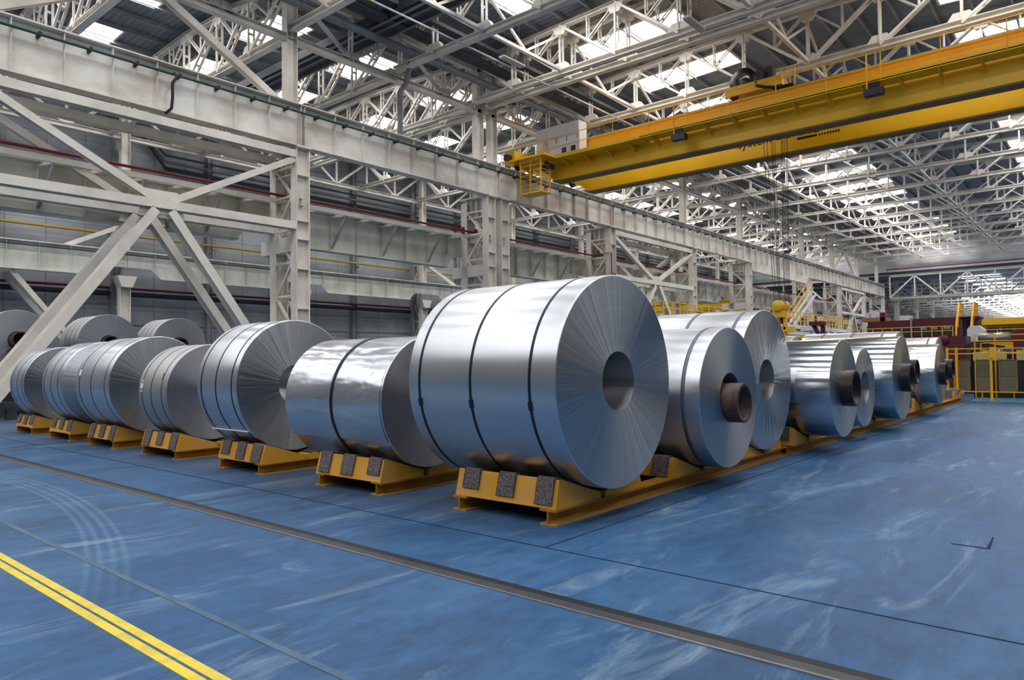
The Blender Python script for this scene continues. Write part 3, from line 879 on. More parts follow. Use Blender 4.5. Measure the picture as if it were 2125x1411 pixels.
wide = MB().box(XW0-.05, XW1, 17.4, 25.3, ZW-.10, ZW+.02)
wide.build('platform', M['crane'], c)
L0 = (32.9, 10, 11.5)
for i in range(22):
    y = -3.4+i*1.35
    MB().prism([(XW0+.02, ZW-.08), (XW1+.02, ZW-.08), (XW1+.02, ZW-.42)], y-.04, y+.04, 'Y').build('bracket', M['crane'], wo, L0)
rails = MB()
for z in (ZW+.55, ZW+1.08):
    rails.tube([(XW0, -3.8, z), (XW0, 25.2, z)], 0.02, 6)
ra = rails.build('handrail', M['railyel'], c)
for i in range(15):
    y = 25.1-i*2.05
    MB().tube([(XW0, y, ZW-.05), (XW0, y, ZW+1.1)], 0.022, 6).build('post', M['railyel'], ra, L0)
# electrical cabinets on the walkway
cb = MB().box(30.62, 31.35, 21.1, 23.9, ZW+.02, ZW+1.72).build('electrical_cabinet', M['cab'], c)
for i in range(4):
    y0 = 21.12+i*.695
    MB().box(30.60, 30.625, y0, y0+.675, ZW+.06, ZW+1.68).build('door', M['cab'], cb, L0)
    MB().box(30.585, 30.605, y0+.04, y0+.07, ZW+.75, ZW+1.0).build('handle', M['black'], cb, L0)
for y0 in (21.9, 21.3): MB().box(30.59, 30.603, y0, y0+.3, ZW+.15, ZW+.42).build('vent', M['darkduct'], cb, L0)
# access basket under the platform, hung beside the runway
bk = MB()
y0, y1, x0, x1, z0, z1 = 22.85, 24.25, 29.6, 30.4, 10.66, 12.5
for yy in (y0, y1):
    for xx in (x0, x1): bk.box(xx-.025, xx+.025, yy-.025, yy+.025, z0, z1)
bk.box(x0-.02, x0+.02, (y0+y1)/2-.02, (y0+y1)/2+.02, z0, z1)
for i in range(7):
    z = z0+.15+i*.26
    bk.box(x0-.012, x0+.012, y0, y1, z-.012, z+.012); bk.box(x1-.012, x1+.012, y0, y1, z-.012, z+.012)
    bk.box(x0, x1, y0-.012, y0+.012, z-.012, z+.012); bk.box(x0, x1, y1-.012, y1+.012, z-.012, z+.012)
bko = bk.build('basket', M['railyel'], c)
MB().box(x0-.04, x1+.04, y0-.04, y1+.04, z0-.07, z0).build('basket_floor', M['crane'], bko, L0)
MB().box(29.4, 30.6, 22.5, 25.3, 12.48, 12.58).build('platform', M['crane'], c)
# spotlights under the walkway
for y in (23.1, 15.3, 6.9):
    s = MB().box(XW0-.18, XW0+.18, y-.34, y+.34, ZW-.62, ZW-.36).build('floodlight', M['machdk'], c)
    MB().box(XW0-.03, XW0+.03, y-.2, y+.2, ZW-.38, ZW-.08).build('yoke', M['black'], s, L0)
    MB().tube([(XW0-.03, y+.25, ZW-.4), (XW0-.03, y+.25, ZW+1.1)], 0.03, 6).build('mast', M['railyel'], s, L0)
# lettering on the rear girder, half hidden behind the front one
def text(body, size, loc, name, parent, mat):
    cu = bpy.data.curves.new(name, 'FONT'); cu.body = body; cu.size = size; cu.extrude = 0.004
    o = bpy.data.objects.new(name, cu); C.objects.link(o)
    dg = bpy.context.evaluated_depsgraph_get()
    me = bpy.data.meshes.new_from_object(o.evaluated_get(dg))
    bpy.data.objects.remove(o); bpy.data.curves.remove(cu)
    me.materials.append(mat)
    ob = bpy.data.objects.new(name, me); C.objects.link(ob)
    ob.parent = parent
    ob.matrix_world = Matrix.Translation(loc) @ Matrix(((0,0,-1,0),(-1,0,0,0),(0,1,0,0),(0,0,0,1)))
    ob.matrix_parent_inverse = Matrix.Identity(4)
    ob.location = Vector(loc)-Vector(parent.location)
    return ob
text('DEMAG', 0.62, (XR-.006, 12.3, 12.27), 'lettering', c, M['ink'])
text('system', 0.62, (XR-.006, 14.2, 12.22), 'lettering', c, M['ink'])
bb = MB().box(XR-.008, XR-.001, 10.35, 11.25, 12.08, 12.18)
for i in range(8): bb.box(XR-.008, XR-.001, 10.2-i*.125, 10.255-i*.12, 12.08, 12.18)
bb.build('logo_bar', M['ink'], c)
# trolley
t = MB().box(31.6, 35.2, 10.9, 13.3, 13.78, 14.1).box(31.4, 31.62, 10.8, 13.4, 13.72, 14.15)
to = t.build('trolley', M['crane'], c)
for xx in (31.6, 34.8):
    for yy in (11.1, 13.05):
        MB().lathe([(-.07, .02), (-.07, .2), (.07, .2), (.07, .02)], (xx, yy, 13.76), 'X', 20).build('wheel', M['machdk'], to, L0)
MB().lathe([(-.15, .34), (-.15, .62), (.15, .62), (.15, .34), (-.15, .34)], (31.9, 12.7, 14.42), 'X', 36).build('cable_drum', M['rustdk'], to, L0)
MB().lathe([(-.1, .02), (-.12, .3), (.12, .3), (.1, .02)], (31.9, 12.65, 14.3), 'X', 24).build('motor', M['machdk'], to, L0)
MB().lathe([(-.7, .02), (-.7, .42), (.7, .42), (.7, .02)], (33.2, 12.1, 14.5), 'X', 24).build('hoist_drum', M['machdk'], to, L0)
MB().box(31.8, 32.5, 11.75, 12.15, 14.1, 14.75).box(32.0, 32.4, 11.4, 11.75, 14.1, 14.9).build('gearbox', M['machdk'], to, L0)
MB().tube([(31.5, 12.0, 14.2), (31.35, 11.9, 13.9), (31.4, 11.5, 13.75), (31.45, 11.0, 13.62), (31.45, 10.3, 13.6)], 0.07, 8).build('festoon_cable', M['black'], to, L0)
gr = MB()
for yy in (10.9, 10.7, 10.5, 10.3): gr.box(31.55, 31.6, yy-.025, yy+.025, 13.6, 14.45)
gr.box(31.55, 31.6, 10.3, 10.9, 14.4, 14.45)
gr.build('guard_rail', M['railyel'], to, L0)

# hook block with spreader, hanging on the ropes
h = thing('crane_hook', 'yellow crane hook block with spreader beam hanging on ropes', 'hook', (33.1, 11.6, 2.6))
rp = MB()
for yy, yb in ((12.35, 11.95), (12.2, 11.85), (11.95, 11.75), (11.88, 11.7), (11.78, 11.65), (11.45, 11.5), (11.38, 11.45), (11.3, 11.38), (11.22, 11.3), (11.16, 11.25)):
    rp.tube([(33.1, yy, 13.5), (33.1, yb, 4.2)], 0.013, 5)
rp.build('ropes', M['black'], h)
MB().lathe([(-.17, .02), (-.17, .23), (-.13, .26), (.13, .26), (.17, .23), (.17, .02)], (32.85, 11.68, 4.03), 'X', 32).build('sheave', M['crane'], h)
MB().lathe([(-.17, .02), (-.17, .23), (-.13, .26), (.13, .26), (.17, .23), (.17, .02)], (33.35, 11.62, 4.03), 'X', 32).build('sheave', M['crane'], h)
MB().box(32.8, 33.4, 11.47, 11.83, 3.5, 3.82).build('block', M['crane'], h)
MB().tube([(33.1, 11.62, 3.5), (33.1, 11.62, 3.3), (33.1, 11.5, 3.15), (33.1, 11.6, 3.02), (33.1, 11.75, 3.08), (33.1, 11.78, 3.2)], 0.06, 8).build('hook', M['machdk'], h)
MB().box(32.95, 33.25, 11.05, 11.85, 2.92, 3.06).box(32.95, 33.25, 11.4, 11.5, 2.95, 3.45).box(32.95, 33.25, 11.7, 11.8, 2.95, 3.45).build('shackle', M['crane'], h)
MB().box(32.9, 33.3, 11.0, 12.2, 2.82, 2.92).build('plate', M['crane'], h)
MB().box(32.95, 33.25, 10.5, 12.6, 2.45, 2.68).build('spreader_beam', M['crane'], h)
MB().box(33.0, 33.2, 11.4, 11.6, 2.66, 2.84).build('lug', M['crane'], h)

# ------------------------------------------------------------------ skids
BZ = 0.155
SL = math.tan(math.radians(17.3))
def make_skid(name_label, x0, x1, y0, y1, seats, group):
    """seats: (x of the V, bottom height of the coil, coil radius)"""
    t = thing('coil_skid', name_label, 'coil skid', (x0, (y0+y1)/2, 0), group)
    for y in (y0+.1, y1-.1):
        b = MB()
        b.box(x0, x1, y-.1, y+.1, BZ-.018, BZ)
        b.box(x0, x1, y-.008, y+.008, 0.018, BZ-.018)
        bo = b.build('beam', M['skid'], t)
        MB().box(x0, x1, y-.1, y+.1, 0, 0.018).build('foot_flange', M['dust'], bo, t.location)
    for (sx, cb, cr) in seats:
        za = cb-.047*cr-.022                       # height of the V where its slopes would meet
        for d in (-1, 1):
            X = lambda a: sx+d*a
            out = .80 if d > 0 else sx-max(x0, sx-.84)
            out = min(out, .84)
            top = out-.07
            zt = za+SL*top
            zi = max(za+SL*.05, BZ+.012)
            prof = [(X(out), BZ), (X(top), zt-.008), (X(top-.012), zt), (X(.06), zi), (X(.05), zi-.01), (X(.05), BZ)]
            bo = MB().prism(prof, y0+.02, y1-.02, 'Y').build('saddle_block', M['skidtan'], t)
            bm = bo.modifiers.new('bevel', 'BEVEL'); bm.width = 0.006; bm.segments = 2; bm.limit_method = 'ANGLE'
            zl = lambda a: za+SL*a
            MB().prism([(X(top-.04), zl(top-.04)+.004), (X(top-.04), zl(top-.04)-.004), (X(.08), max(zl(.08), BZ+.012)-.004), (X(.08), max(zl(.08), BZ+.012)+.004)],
                       y0+.035, y1-.035, 'Y').build('saddle_shade', M['saddleshade'], bo, t.location)  # thin dark sheet added over the slope as painted shade
            wdt = y1-y0; fh = zt-BZ
            for k in (.09, .45, .80):
                ya = y0+wdt*k-.05+random.uniform(-.02, .02); yb = ya+.225+random.uniform(-.02, .02)
                drop = random.uniform(.66, .97)
                th = .022
                fx = lambda q: X(top+(out-top)*q)      # along the outer face, q from the top
                fz = lambda q: zt-fh*q
                ins = [(fx(drop)+d*th, fz(drop)), (X(top)+d*th, zt-.004), (X(top+.008), zt+.016), (X(top-.02), zt+.02),
                       (X(.34), zl(.34)+.018), (X(.34), zl(.34)-.002), (X(top-.014), zt-.003), (X(top-.002), zt-.01), (fx(drop)-d*.002, fz(drop))]
                fo = MB().prism(ins, ya, yb, 'Y').build('felt_pad', M['felt'], bo, t.location)
                bv = fo.modifiers.new('bevel', 'BEVEL'); bv.width = 0.005; bv.segments = 2
                sk = MB()
                for yy in (ya+.05, yb-.05):
                    sk.lathe([(0, .011), (.006, .006)], (0, 0, 0), 'X', 10)
                    q = drop*.72
                    for v in sk.v[-20:]:
                        v.x = fx(q)+d*(th+.002+v.x); v.y += yy; v.z += fz(q)
                sk.build('nail', M['steel'], bo, t.location)
    return t

FX0 = 5.53
SK = [(4.14, 5.54, 'carrying the largest coil at the near corner', [(6.40, .272, 1.11), (8.77, .222, .897), (10.9, .212, 1.074)], 11.9),
      (6.74, 8.10, 'under the rippled coil beside the largest coil', [(6.28, .277, .83)], 9.0),
      (9.40, 10.70, 'under the large three-strap coil next to the rippled coil', [(6.28, .277, 1.0)], 9.0),
      (12.05, 13.50, 'under the matt coil with red and yellow tags', [(6.28, .277, .85)], 9.0),
      (14.66, 16.05, 'under the satin coil with one small white tag', [(6.28, .277, .95)], 9.0),
      (16.98, 18.33, 'under the coil with the rough conical end', [(6.28, .277, .93)], 9.0),
      (19.45, 20.70, 'under the last coil of the left row', [(6.28, .277, .89)], 9.0)]
for (y0, y1, l, seats, x1) in SK:
    make_skid('yellow felt-padded coil skid '+l, FX0, x1, y0, y1, seats, 'coil skids')
make_skid('yellow coil skid under the nearer mirror-like coil with dark core tube', 12.05, 18.35, 4.10, 5.45, [(12.9, .264, .83), (15.17, .255, .77), (17.44, .251, .91)], 'coil skids')
make_skid('yellow coil skid under the small rippled coil with dark core tube', 18.45, 24.1, 4.10, 5.45, [(19.6, .25, 1.0), (22.5, .32, .82)], 'coil skids')
make_skid('farthest yellow coil skid, ending by the teal floor strip', 24.2, 30.2, 4.15, 5.5, [(25.0, .25, .98), (29.2, .26, .9)], 'coil skids')

# ------------------------------------------------------------------ coils
def make_coil(label, x, yf, r, w, shell='alu', end='end', straps=(), strapmat='strap', sw=0.032, tube=None, zb=0.176, hole=.335,
              cone=None, lift=0.0, clips=(), clip_t=190, tags=(), group='coils on the skids', open_seam=None, lip=0.0, name='aluminium_coil'):
    """tube: (outer radius, stick-out, drop, material). axis along +Y from the face at yf"""
    t = thing(name, label, 'coil', (x, yf, zb+r), group)
    cc = (x, yf, zb+r)
    e = 0.012
    prof = [(0, r-e), (.003, r-.003), (e, r), (w-e, r), (w-.003, r-.003), (w, r-e)]
    MB().lathe(prof, cc, 'Y', 160).build('outer_wrap', M[shell], t)
    if cone:
        d, rc = cone
        fp = [(0, r-e), (-d, rc), (-d, hole)]
    else:
        fp = [(0, r-e), (lip, (r+hole)/2), (0, hole)]
    k = 24
    fine = []
    for a, b in zip(fp[:-1], fp[1:]):
        for i in range(k): fine.append((a[0]+(b[0]-a[0])*i/k, a[1]+(b[1]-a[1])*i/k))
    fine.append(fp[-1])
    if cone:
        MB().lathe(fine[:k+1][::-1], cc, 'Y', 160).build('stepped_rim', M['endrough'], t)
        MB().lathe(fine[k:][::-1], cc, 'Y', 160).build('coil_end', M[end], t)
    else:
        MB().lathe(fine[::-1], cc, 'Y', 160).build('coil_end', M[end], t)
    MB().lathe([(w, r-e), (w, hole)], cc, 'Y', 96).build('coil_end', M['endsoft'], t)
    f0 = -cone[0] if cone else 0
    MB().lathe([(w, hole), (f0, hole)], cc, 'Y', 72).build('bore', M['endsoft'], t)
    for i, s in enumerate(straps):
        so = MB().lathe([(s-yf-sw/2, r), (s-yf-sw/2, r+lift+.0035), (s-yf+sw/2, r+lift+.0035), (s-yf+sw/2, r)], cc, 'Y', 160).build('strap', M[strapmat], t)
        if clips == 'all' or i in clips:
            a = math.radians(clip_t)
            cx, cz = x+math.cos(a)*(r+.004), zb+r+math.sin(a)*(r+.004)
            n = Vector((math.cos(a), 0, math.sin(a))); tn = Vector((-math.sin(a), 0, math.cos(a)))
            MB().bar(Vector((cx, s, cz))-tn*.045, Vector((cx, s, cz))+tn*.045, sw+.014, .014, n).build('clip', M['strap'], so, t.location)
    if tube:
        ro, out, drop, m = tube
        c2 = (x, yf, zb+r-drop); ri = ro-.05
        MB().lathe([(w+.05, ri), (-out, ri), (-out, ro-.004), (-out+.004, ro), (w+.05, ro), (w+.05, ri)], c2, 'Y', 64).build('core_tube', M[m], t)
    for (ang, yy, hh, ww, m) in tags:
        a = math.radians(ang)
        n = Vector((math.cos(a), 0, math.sin(a))); tn = Vector((-math.sin(a), 0, math.cos(a)))
        p = Vector((x, yy, zb+r))+n*(r+.006)
        MB().bar(p-tn*hh/2, p+tn*hh/2, ww, .006, n).build('tag', M[m], t)
    return t

def seat_coil(label, fit, seat, w, shell='alu', end='end', straps=(), **k):
    """fit: measured (x, y, r, bottom) along the sight line; moved along it to the skid's V at x = seat"""
    x, y, r_, b = fit; q = seat/x
    if 'tags' in k: k['tags'] = tuple((a, yy*q, h*q, w_*q, m) for (a, yy, h, w_, m) in k['tags'])
    return make_coil(label, seat, y*q, r_*q, w*q, shell, end, tuple(v*q for v in straps), zb=1.6-(1.6-b)*q, hole=.31, **k)

seat_coil('largest aluminium coil at the near corner, three dark straps, open bore', (6.866, 4.236, 1.192, .178), 6.40, 2.168, 'alu', 'end',
          (6.218, 5.40, 4.566), clips='all', clip_t=191, tags=((2, 4.30, .07, .05, 'tagy'), (-4, 4.30, .06, .04, 'tagw')))
q2 = 6.28/6.834
c2 = seat_coil('rippled shiny aluminium coil with one strap, next to the largest coil', (6.834, 7.232, .905, .16), 6.28, 2.19, 'aluwave', 'endsoft', (8.30,), lift=.012, sw=.04)
lap = MB(); vs = []; n = 48                       # loose outer lap of sheet on the rippled coil
for i in range(n+1):
    a = math.radians(80+(214-80)*i/n)
    rr2 = .905*q2+.003+.006*(i/n)**4
    cz = 1.6-(1.6-.16)*q2+.905*q2
    vs += [(6.28+rr2*math.cos(a), 7.26*q2, cz+rr2*math.sin(a)), (6.28+rr2*math.cos(a), 9.43*q2, cz+rr2*math.sin(a))]
lap.add(vs, [(2*i, 2*i+1, 2*i+3, 2*i+2) for i in range(n)], True)
lap.build('outer_lap', M['aluwave'], c2)
seat_coil('large aluminium coil with three close straps and a white lath low across them', (6.824, 10.52, 1.091, .16), 6.28, 1.265, 'alu', 'end', (11.65, 11.16, 10.66), sw=.028)
seat_coil('matt grey aluminium coil with red and yellow tags in the left row', (6.811, 13.307, .921, .16), 6.28, 1.19, 'alumat', 'endsoft', (14.34, 13.94, 13.5), sw=.02,
          tags=((172, 14.34, .10, .09, 'tagw'), (178, 14.34, .05, .05, 'tagy'), (166, 14.34, .05, .05, 'tagy'), (160, 13.52, .12, .04, 'tagr')))
seat_coil('satin aluminium coil with one small white tag in the left row', (6.808, 15.671, 1.032, .16), 6.28, 1.81, 'alu', 'end', (17.26, 16.6, 15.87), sw=.022,
          tags=((165, 17.26, .13, .09, 'tagw'),))
seat_coil('aluminium coil with a rough conical stepped end in the left row', (6.884, 18.69, 1.015, .16), 6.28, 1.29, 'alu', 'endsoft', (19.84, 19.37, 18.91), sw=.022, cone=(.38, .76))
seat_coil('last aluminium coil of the left row, half hidden by its neighbour', (6.914, 21.648, .981, .16), 6.28, 1.13, 'alu', 'end', (22.61, 22.16, 21.76), sw=.018)
# right row
seat_coil('aluminium coil with a brown core tube, just right of the largest coil', (9.354, 4.004, .957, .13), 8.77, 2.05, 'alu', 'endsoft', (4.234,), strapmat='straplt', sw=.05,
          tube=(.25, .19, .07, 'rust'))
seat_coil('tall aluminium coil with open bore behind the brown core tube coil', (11.356, 4.242, 1.119, .154), 10.9, 2.1, 'alu', 'endshine', (6.05, 5.25, 4.46), strapmat='straplt', sw=.05, clips=(2,), clip_t=140)
seat_coil('nearer bright mirror-like coil with a dark core tube', (14.697, 3.983, .944, .078), 12.9, 2.2, 'alushine', 'endshine', (), tube=(.305, .19, .0, 'rustdk'))
seat_coil('small aluminium coil with open bore between the two bright coils', (16.545, 4.071, .838, .133), 15.17, 2.0, 'alu', 'endshine', ())
seat_coil('farther bright mirror-like coil with a dark core tube', (19.252, 3.895, 1.002, .111), 17.44, 2.2, 'alushine', 'endshine', (), tube=(.305, .19, .0, 'rustdk'))
make_coil('tall strapped aluminium coil rising behind the farther bright coil', 19.6, 3.99, 1.0, 2.2, 'alu', 'endsoft', (5.7, 5.0, 4.3), 'straplt', .05, tube=(.30, .36, .0, 'rustdk'), zb=.25, hole=.31)
seat_coil('rippled bright coil with a dark core tube at the row end', (23.927, 3.844, .873, .239), 22.5, 2.1, 'aluwave', 'endshine', (), tube=(.30, .15, .0, 'rustdk'))
make_coil('last strapped aluminium coil of the right row, behind the rippled bright coil', 25.0, 4.03, .98, 2.2, 'alu', 'endsoft', (5.6, 4.9, 4.25), 'straplt', .05, tube=(.30, .35, .0, 'rustdk'), zb=.25, hole=.31)
# second row, only tops showing
R2 = ((19.3, 6.37, .98, 'nearest'), (23.5, 7.0, .99, 'second'), (27.0, 7.5, 1.0, 'third'), (30.0, 7.95, 1.02, 'farthest'))
for (x, y, r_, l) in R2:
    make_coil('strapped coil of the row behind, only its top showing under the hook, %s of these' % l, x, y, r_, 1.9, 'alu', 'endsoft', (y+.25, y+1.2), 'straplt', .05,
              zb=.24, hole=.31, group='coils of the second row')
    t = thing('coil_cradle', 'yellow cradle under the %s coil of the row behind' % l, 'coil skid', (x, y+1, 0), 'cradles of the second row')
    for d in (-1, 1):
        MB().prism([(x+d*.95, 0), (x+d*.85, .42), (x+d*.22, .235), (x+d*.05, .2), (x+d*.05, 0)], y+.3, y+1.6, 'Y').build('saddle_block', M['skid'], t)
# dark coils in the aisle behind the columns
for (x, y, r, w, l, zc, tb) in ((7.52, 28.0, 1.02, 1.7, 'dull dark coil at the left picture edge with a rusty core tube', 2.49, (.28, .35, 0, 'rust')),
                                (10.35, 28.0, 1.06, 1.75, 'dull coil in the aisle behind the big diagonal brace', 2.42, (.28, .2, 0, 'rust')),
                                (12.92, 28.0, 1.05, 1.6, 'dull coil in the aisle farther right, behind the left row', 2.40, (.27, .2, 0, 'rust'))):
    make_coil(l, x, y, r, w, 'alumat', 'endrough', (y+.35, y+.75, y+1.15), 'strap', .025, tube=tb, zb=zc-r, hole=.30, group='coils in the far aisle')
    s = thing('coil_stand', 'dark steel stand carrying the '+l.replace('dull dark coil', 'coil').replace('dull coil', 'coil'), 'coil stand', (x, y+.8, 0), 'coil stands in the far aisle')
    for yy in (y-.2, y+w+.2):
        MB().prism([(x-.9, 0), (x+.9, 0), (x+.3, zc-.30), (x-.3, zc-.30)], yy-.08, yy+.08, 'Y').build('trestle', M['machdk'], s)
    MB().box(x-.22, x+.22, y-.3, y-.1, zc-.62, zc-.27).build('saddle', M['rust'], s)
    MB().box(x-.9, x+.9, y-.4, y+w+.4, 0, .12).build('base', M['machdk'], s)
for i in range(2):
    t = thing('timber_bearer', 'dark timber bearer on the floor at the far left, %s' % ('the front one' if i == 0 else 'the rear one'), 'timber', (6.2, 25.9+i*.9, 0), 'timber bearers')
    MB().box(5.0, 8.4, 25.6+i*1.1, 25.8+i*1.1, 0.3, .5).build('beam', M['wood'], t)
    for xx in (5.4, 6.6, 7.8): MB().box(xx, xx+.25, 25.55+i*1.1, 25.85+i*1.1, 0, .3).build('block', M['wood'], t)
t = thing('white_lath', 'thin white lath low across the straps of the large three-strap coil', 'lath', (5.6, 10.2, .55))
MB().bar((5.500, 9.72, .614), (5.500, 10.80, .614), .012, .02).build('lath', M['tagw'], t)

# ------------------------------------------------------------------ fence, machines and stairs behind the right row
XFN = 31.0
f = thing('machine_fence', 'yellow guard fence with brown mesh panels at the hall end of the coil row', 'fence', (XFN, 2, 0))
for y in (4.75, 4.45, 3.38, 1.2, -1.0):
    MB().box(XFN-.04, XFN+.04, y-.04, y+.04, 0.0 if y < 4 else .3, 1.95 if y > 4 else 1.9).build('post', M['railyel'], f)
for z in (.32, 1.9, 1.72): MB().box(XFN-.02, XFN+.02, -1.0, 4.75, z-.02, z+.02).build('rail', M['railyel'], f)
for y0, y1 in ((4.06, 4.42), (3.42, 3.85), (2.62, 3.18), (1.3, 2.4), (-.9, 1.1)):
    po = MB().box(XFN+.25, XFN+.28, y0, y1, .34, 1.5).build('mesh_panel', M['mesh'], f)
    fr = MB()
    for (a, b, z0, z1) in ((y0, y0+.03, .34, 1.5), (y1-.03, y1, .34, 1.5), (y0, y1, .34, .37), (y0, y1, 1.47, 1.5), (y0, y1, .90, .92)):
        fr.box(XFN+.23, XFN+.3, a, b, z0, z1)
    fr.build('panel_frame', M['brass'], po, f.location)
MB().box(XFN-.1, XFN+.05, 3.2, 3.4, 1.55, 1.95).build('junction_box', M['railyel'], f)
t = thing('machine_rail', 'upper yellow guard rail stepping above the mesh fence', 'railing', (32.5, 3, 1.5))
for (z, ya, yb) in ((2.12, 3.85, 2.85), (1.75, 3.85, 1.2), (2.42, 4.05, 1.0), (2.2, 4.05, 1.0)):
    MB().tube([(32.5, ya, z), (32.5, yb, z)], .022, 6).build('rail', M['railyel'], t)
for y, z in ((3.85, 2.12), (2.85, 2.12), (4.05, 2.42), (3.4, 2.42), (2.4, 2.42), (1.2, 2.42)):
    MB().tube([(32.5, y, .0), (32.5, y, z)], .022, 6).build('post', M['railyel'], t)
m = thing('processing_machine', 'cream and dark processing machine behind the mesh fence', 'machine', (34, 2, 0))
MB().box(33.2, 35.1, -3, 4.2, 0, 1.45).build('body', M['machdk'], m)
MB().box(33.15, 33.2, 3.0, 4.2, 1.45, 1.8).box(33.15, 33.2, 1.4, 2.8, 1.45, 1.85).build('panel', M['cream'], m)
MB().box(33.2, 36, -3, 2.3, 1.45, 2.1).build('deck', M['cream'], m)
MB().lathe([(-.1, .02), (-.1, .19), (1.1, .19), (1.1, .02)], (33.6, 2.95, 2.35), 'Y', 24).build('roller', M['steel'], m)
MB().box(33.4, 34, 2.55, 2.95, 1.45, 2.62).build('roller_stand', M['maroon'], m)
MB().lathe([(-.6, .02), (-.6, .17), (0, .17), (0, .02)], (33.6, 2.5, 2.35), 'Y', 20).build('gear_motor', M['mgreen'], m)
MB().lathe([(-1.6, .02), (-1.6, .15), (-.6, .15), (-.6, .02)], (33.6, 2.4, 2.32), 'Y', 20).build('shaft_cover', M['steel'], m)
MB().lathe([(0, .02), (0, .16), (.45, .16), (.45, .02)], (33.3, 3.05, 1.5), 'Z', 16).build('motor', M['mblue'], m)
MB().lathe([(0, .02), (0, .16), (.45, .16), (.45, .02)], (33.3, 2.45, 1.5), 'Z', 16).build('motor', M['steel'], m)
hs = MB()
for i in range(4): hs.tube([(33.5, 4.6, 2.05-.05*i), (33.6, 4.2, 2.2-.08*i), (33.6, 3.6, 2.05-.06*i), (33.6, 3.2, 1.98)], .04, 6)
hs.build('hoses', M['machdk'], m)
MB().prism([(4.62, 1.9), (4.62, 2.75), (4.5, 2.9), (4.2, 2.9), (4.0, 2.7), (4.0, 1.9)], 35.0, 35.6, 'X').build('cowling', M['cab'], m)
MB().box(33.8, 35, 4.5, 6.2, 1.2, 2.45).build('arm_housing', M['maroon'], m)
MB().lathe([(-.2, .02), (-.2, .2), (.2, .2), (.2, .02)], (33.9, 5.3, 2.3), 'X', 24).build('pivot', M['maroon'], m)

st = thing('stair_tower', 'maroon steel stair with yellow handrails at the far right', 'stairs', (36, 4.8, 0))
for i in range(9):
    z = 2.3+i*.125
    MB().box(35.3+i*.10, 35.6+i*.10, 4.52, 5.02, z, z+.03).build('tread', M['machdk'], st)
for y in (4.5, 5.04):
    MB().bar((35.2, y, 2.2), (36.3, y, 3.35), .04, .2).build('stringer', M['maroon'], st)
    hr = MB().tube([(35.2, y, 2.5), (35.3, y, 3.0), (36.2, y, 3.95), (37.2, y, 3.95)], .035, 6)
    hr.tube([(35.25, y, 2.75), (36.2, y, 3.65), (37.2, y, 3.65)], .025, 6).build('handrail', M['railyel'], st)
    for xx, za, zb in ((35.3, 2.3, 3.0), (35.75, 2.8, 3.5), (36.2, 3.2, 3.98), (36.7, 3.35, 3.95), (37.2, 3.35, 3.95)):
        MB().tube([(xx, y, za), (xx, y, zb)], .03, 6).build('post', M['railyel'], st)
MB().box(36.2, 37.4, 4.3, 5.1, 3.25, 3.35).build('landing', M['maroon'], st)
MB().prism([(4.45, 3.25), (4.05, 2.3), (4.15, 2.3), (4.5, 3.0)], 36.2, 36.4, 'X').prism([(4.5, 0), (4.5, 3.25), (4.35, 3.25), (4.35, 0)], 36.3, 37.2, 'X').build('side_plate', M['maroon'], st)
MB().box(36.6, 37.2, 4.5, 5.0, 0, 3.25).build('support', M['machdk'], st)

mm = thing('maroon_machine', 'long maroon mill machine with windowed cabinets behind the coil tops', 'machine', (46, 8.5, 0))
MB().box(44, 47, 6.3, 8.3, 0, 3.72).box(44, 47, 8.45, 10.6, 0, 3.66).build('body', M['maroon'], mm)
MB().box(43.96, 44.02, 6.4, 8.2, 2.75, 3.3).box(43.96, 44.02, 8.5, 9.4, 2.75, 3.25).box(43.96, 44.02, 9.5, 10.4, 2.75, 3.25).build('dark_panel', M['machdk'], mm)
for y in (6.7, 7.3, 7.8): MB().box(43.93, 43.97, y-.15, y+.15, 3.1, 3.25).build('window', M['steel'], mm)
MB().box(43.9, 44.1, 8.34, 8.44, 2.7, 3.78).build('white_column', M['steel'], mm)
MB().box(44, 45, 8.5, 8.95, 3.66, 3.92).build('control_box', M['cab'], mm)
MB().box(44, 45, 9.6, 10.9, 3.66, 3.88).build('tan_unit', M['brass'], mm)
MB().box(44, 45, 10.2, 10.45, 3.88, 4.25).box(44, 45, 10.5, 10.65, 3.88, 4.15).build('grey_box', M['cab'], mm)
MB().box(44, 45, 9.7, 9.95, 3.66, 4.15).build('red_box', M['maroon'], mm)
t = thing('mill_railing', 'yellow railing in front of the maroon mill machine', 'railing', (43, 8, 2), None)
for z in (3.22, 2.98): MB().tube([(43, 6.3, z), (43, 10.6, z-.02)], .022, 6).build('rail', M['railyel'], t)
for i in range(10): MB().tube([(43, 6.3+i*.475, 0), (43, 6.3+i*.475, 3.22)], .025, 6).build('post', M['railyel'], t)
t = thing('arm_post', 'maroon A-shaped steel arm standing behind the second coil row', 'machine arm', (39.2, 11.9, 0))
MB().box(38.8, 39.6, 11.55, 12.2, 3.35, 3.55).build('head_plate', M['maroon'], t)
MB().bar((39.2, 12.1, 3.4), (39.2, 11.62, 2.5), .2, .16, (1,0,0)).bar((39.2, 11.62, 3.4), (39.2, 11.6, 0), .2, .16, (1,0,0)).build('leg', M['maroon'], t)

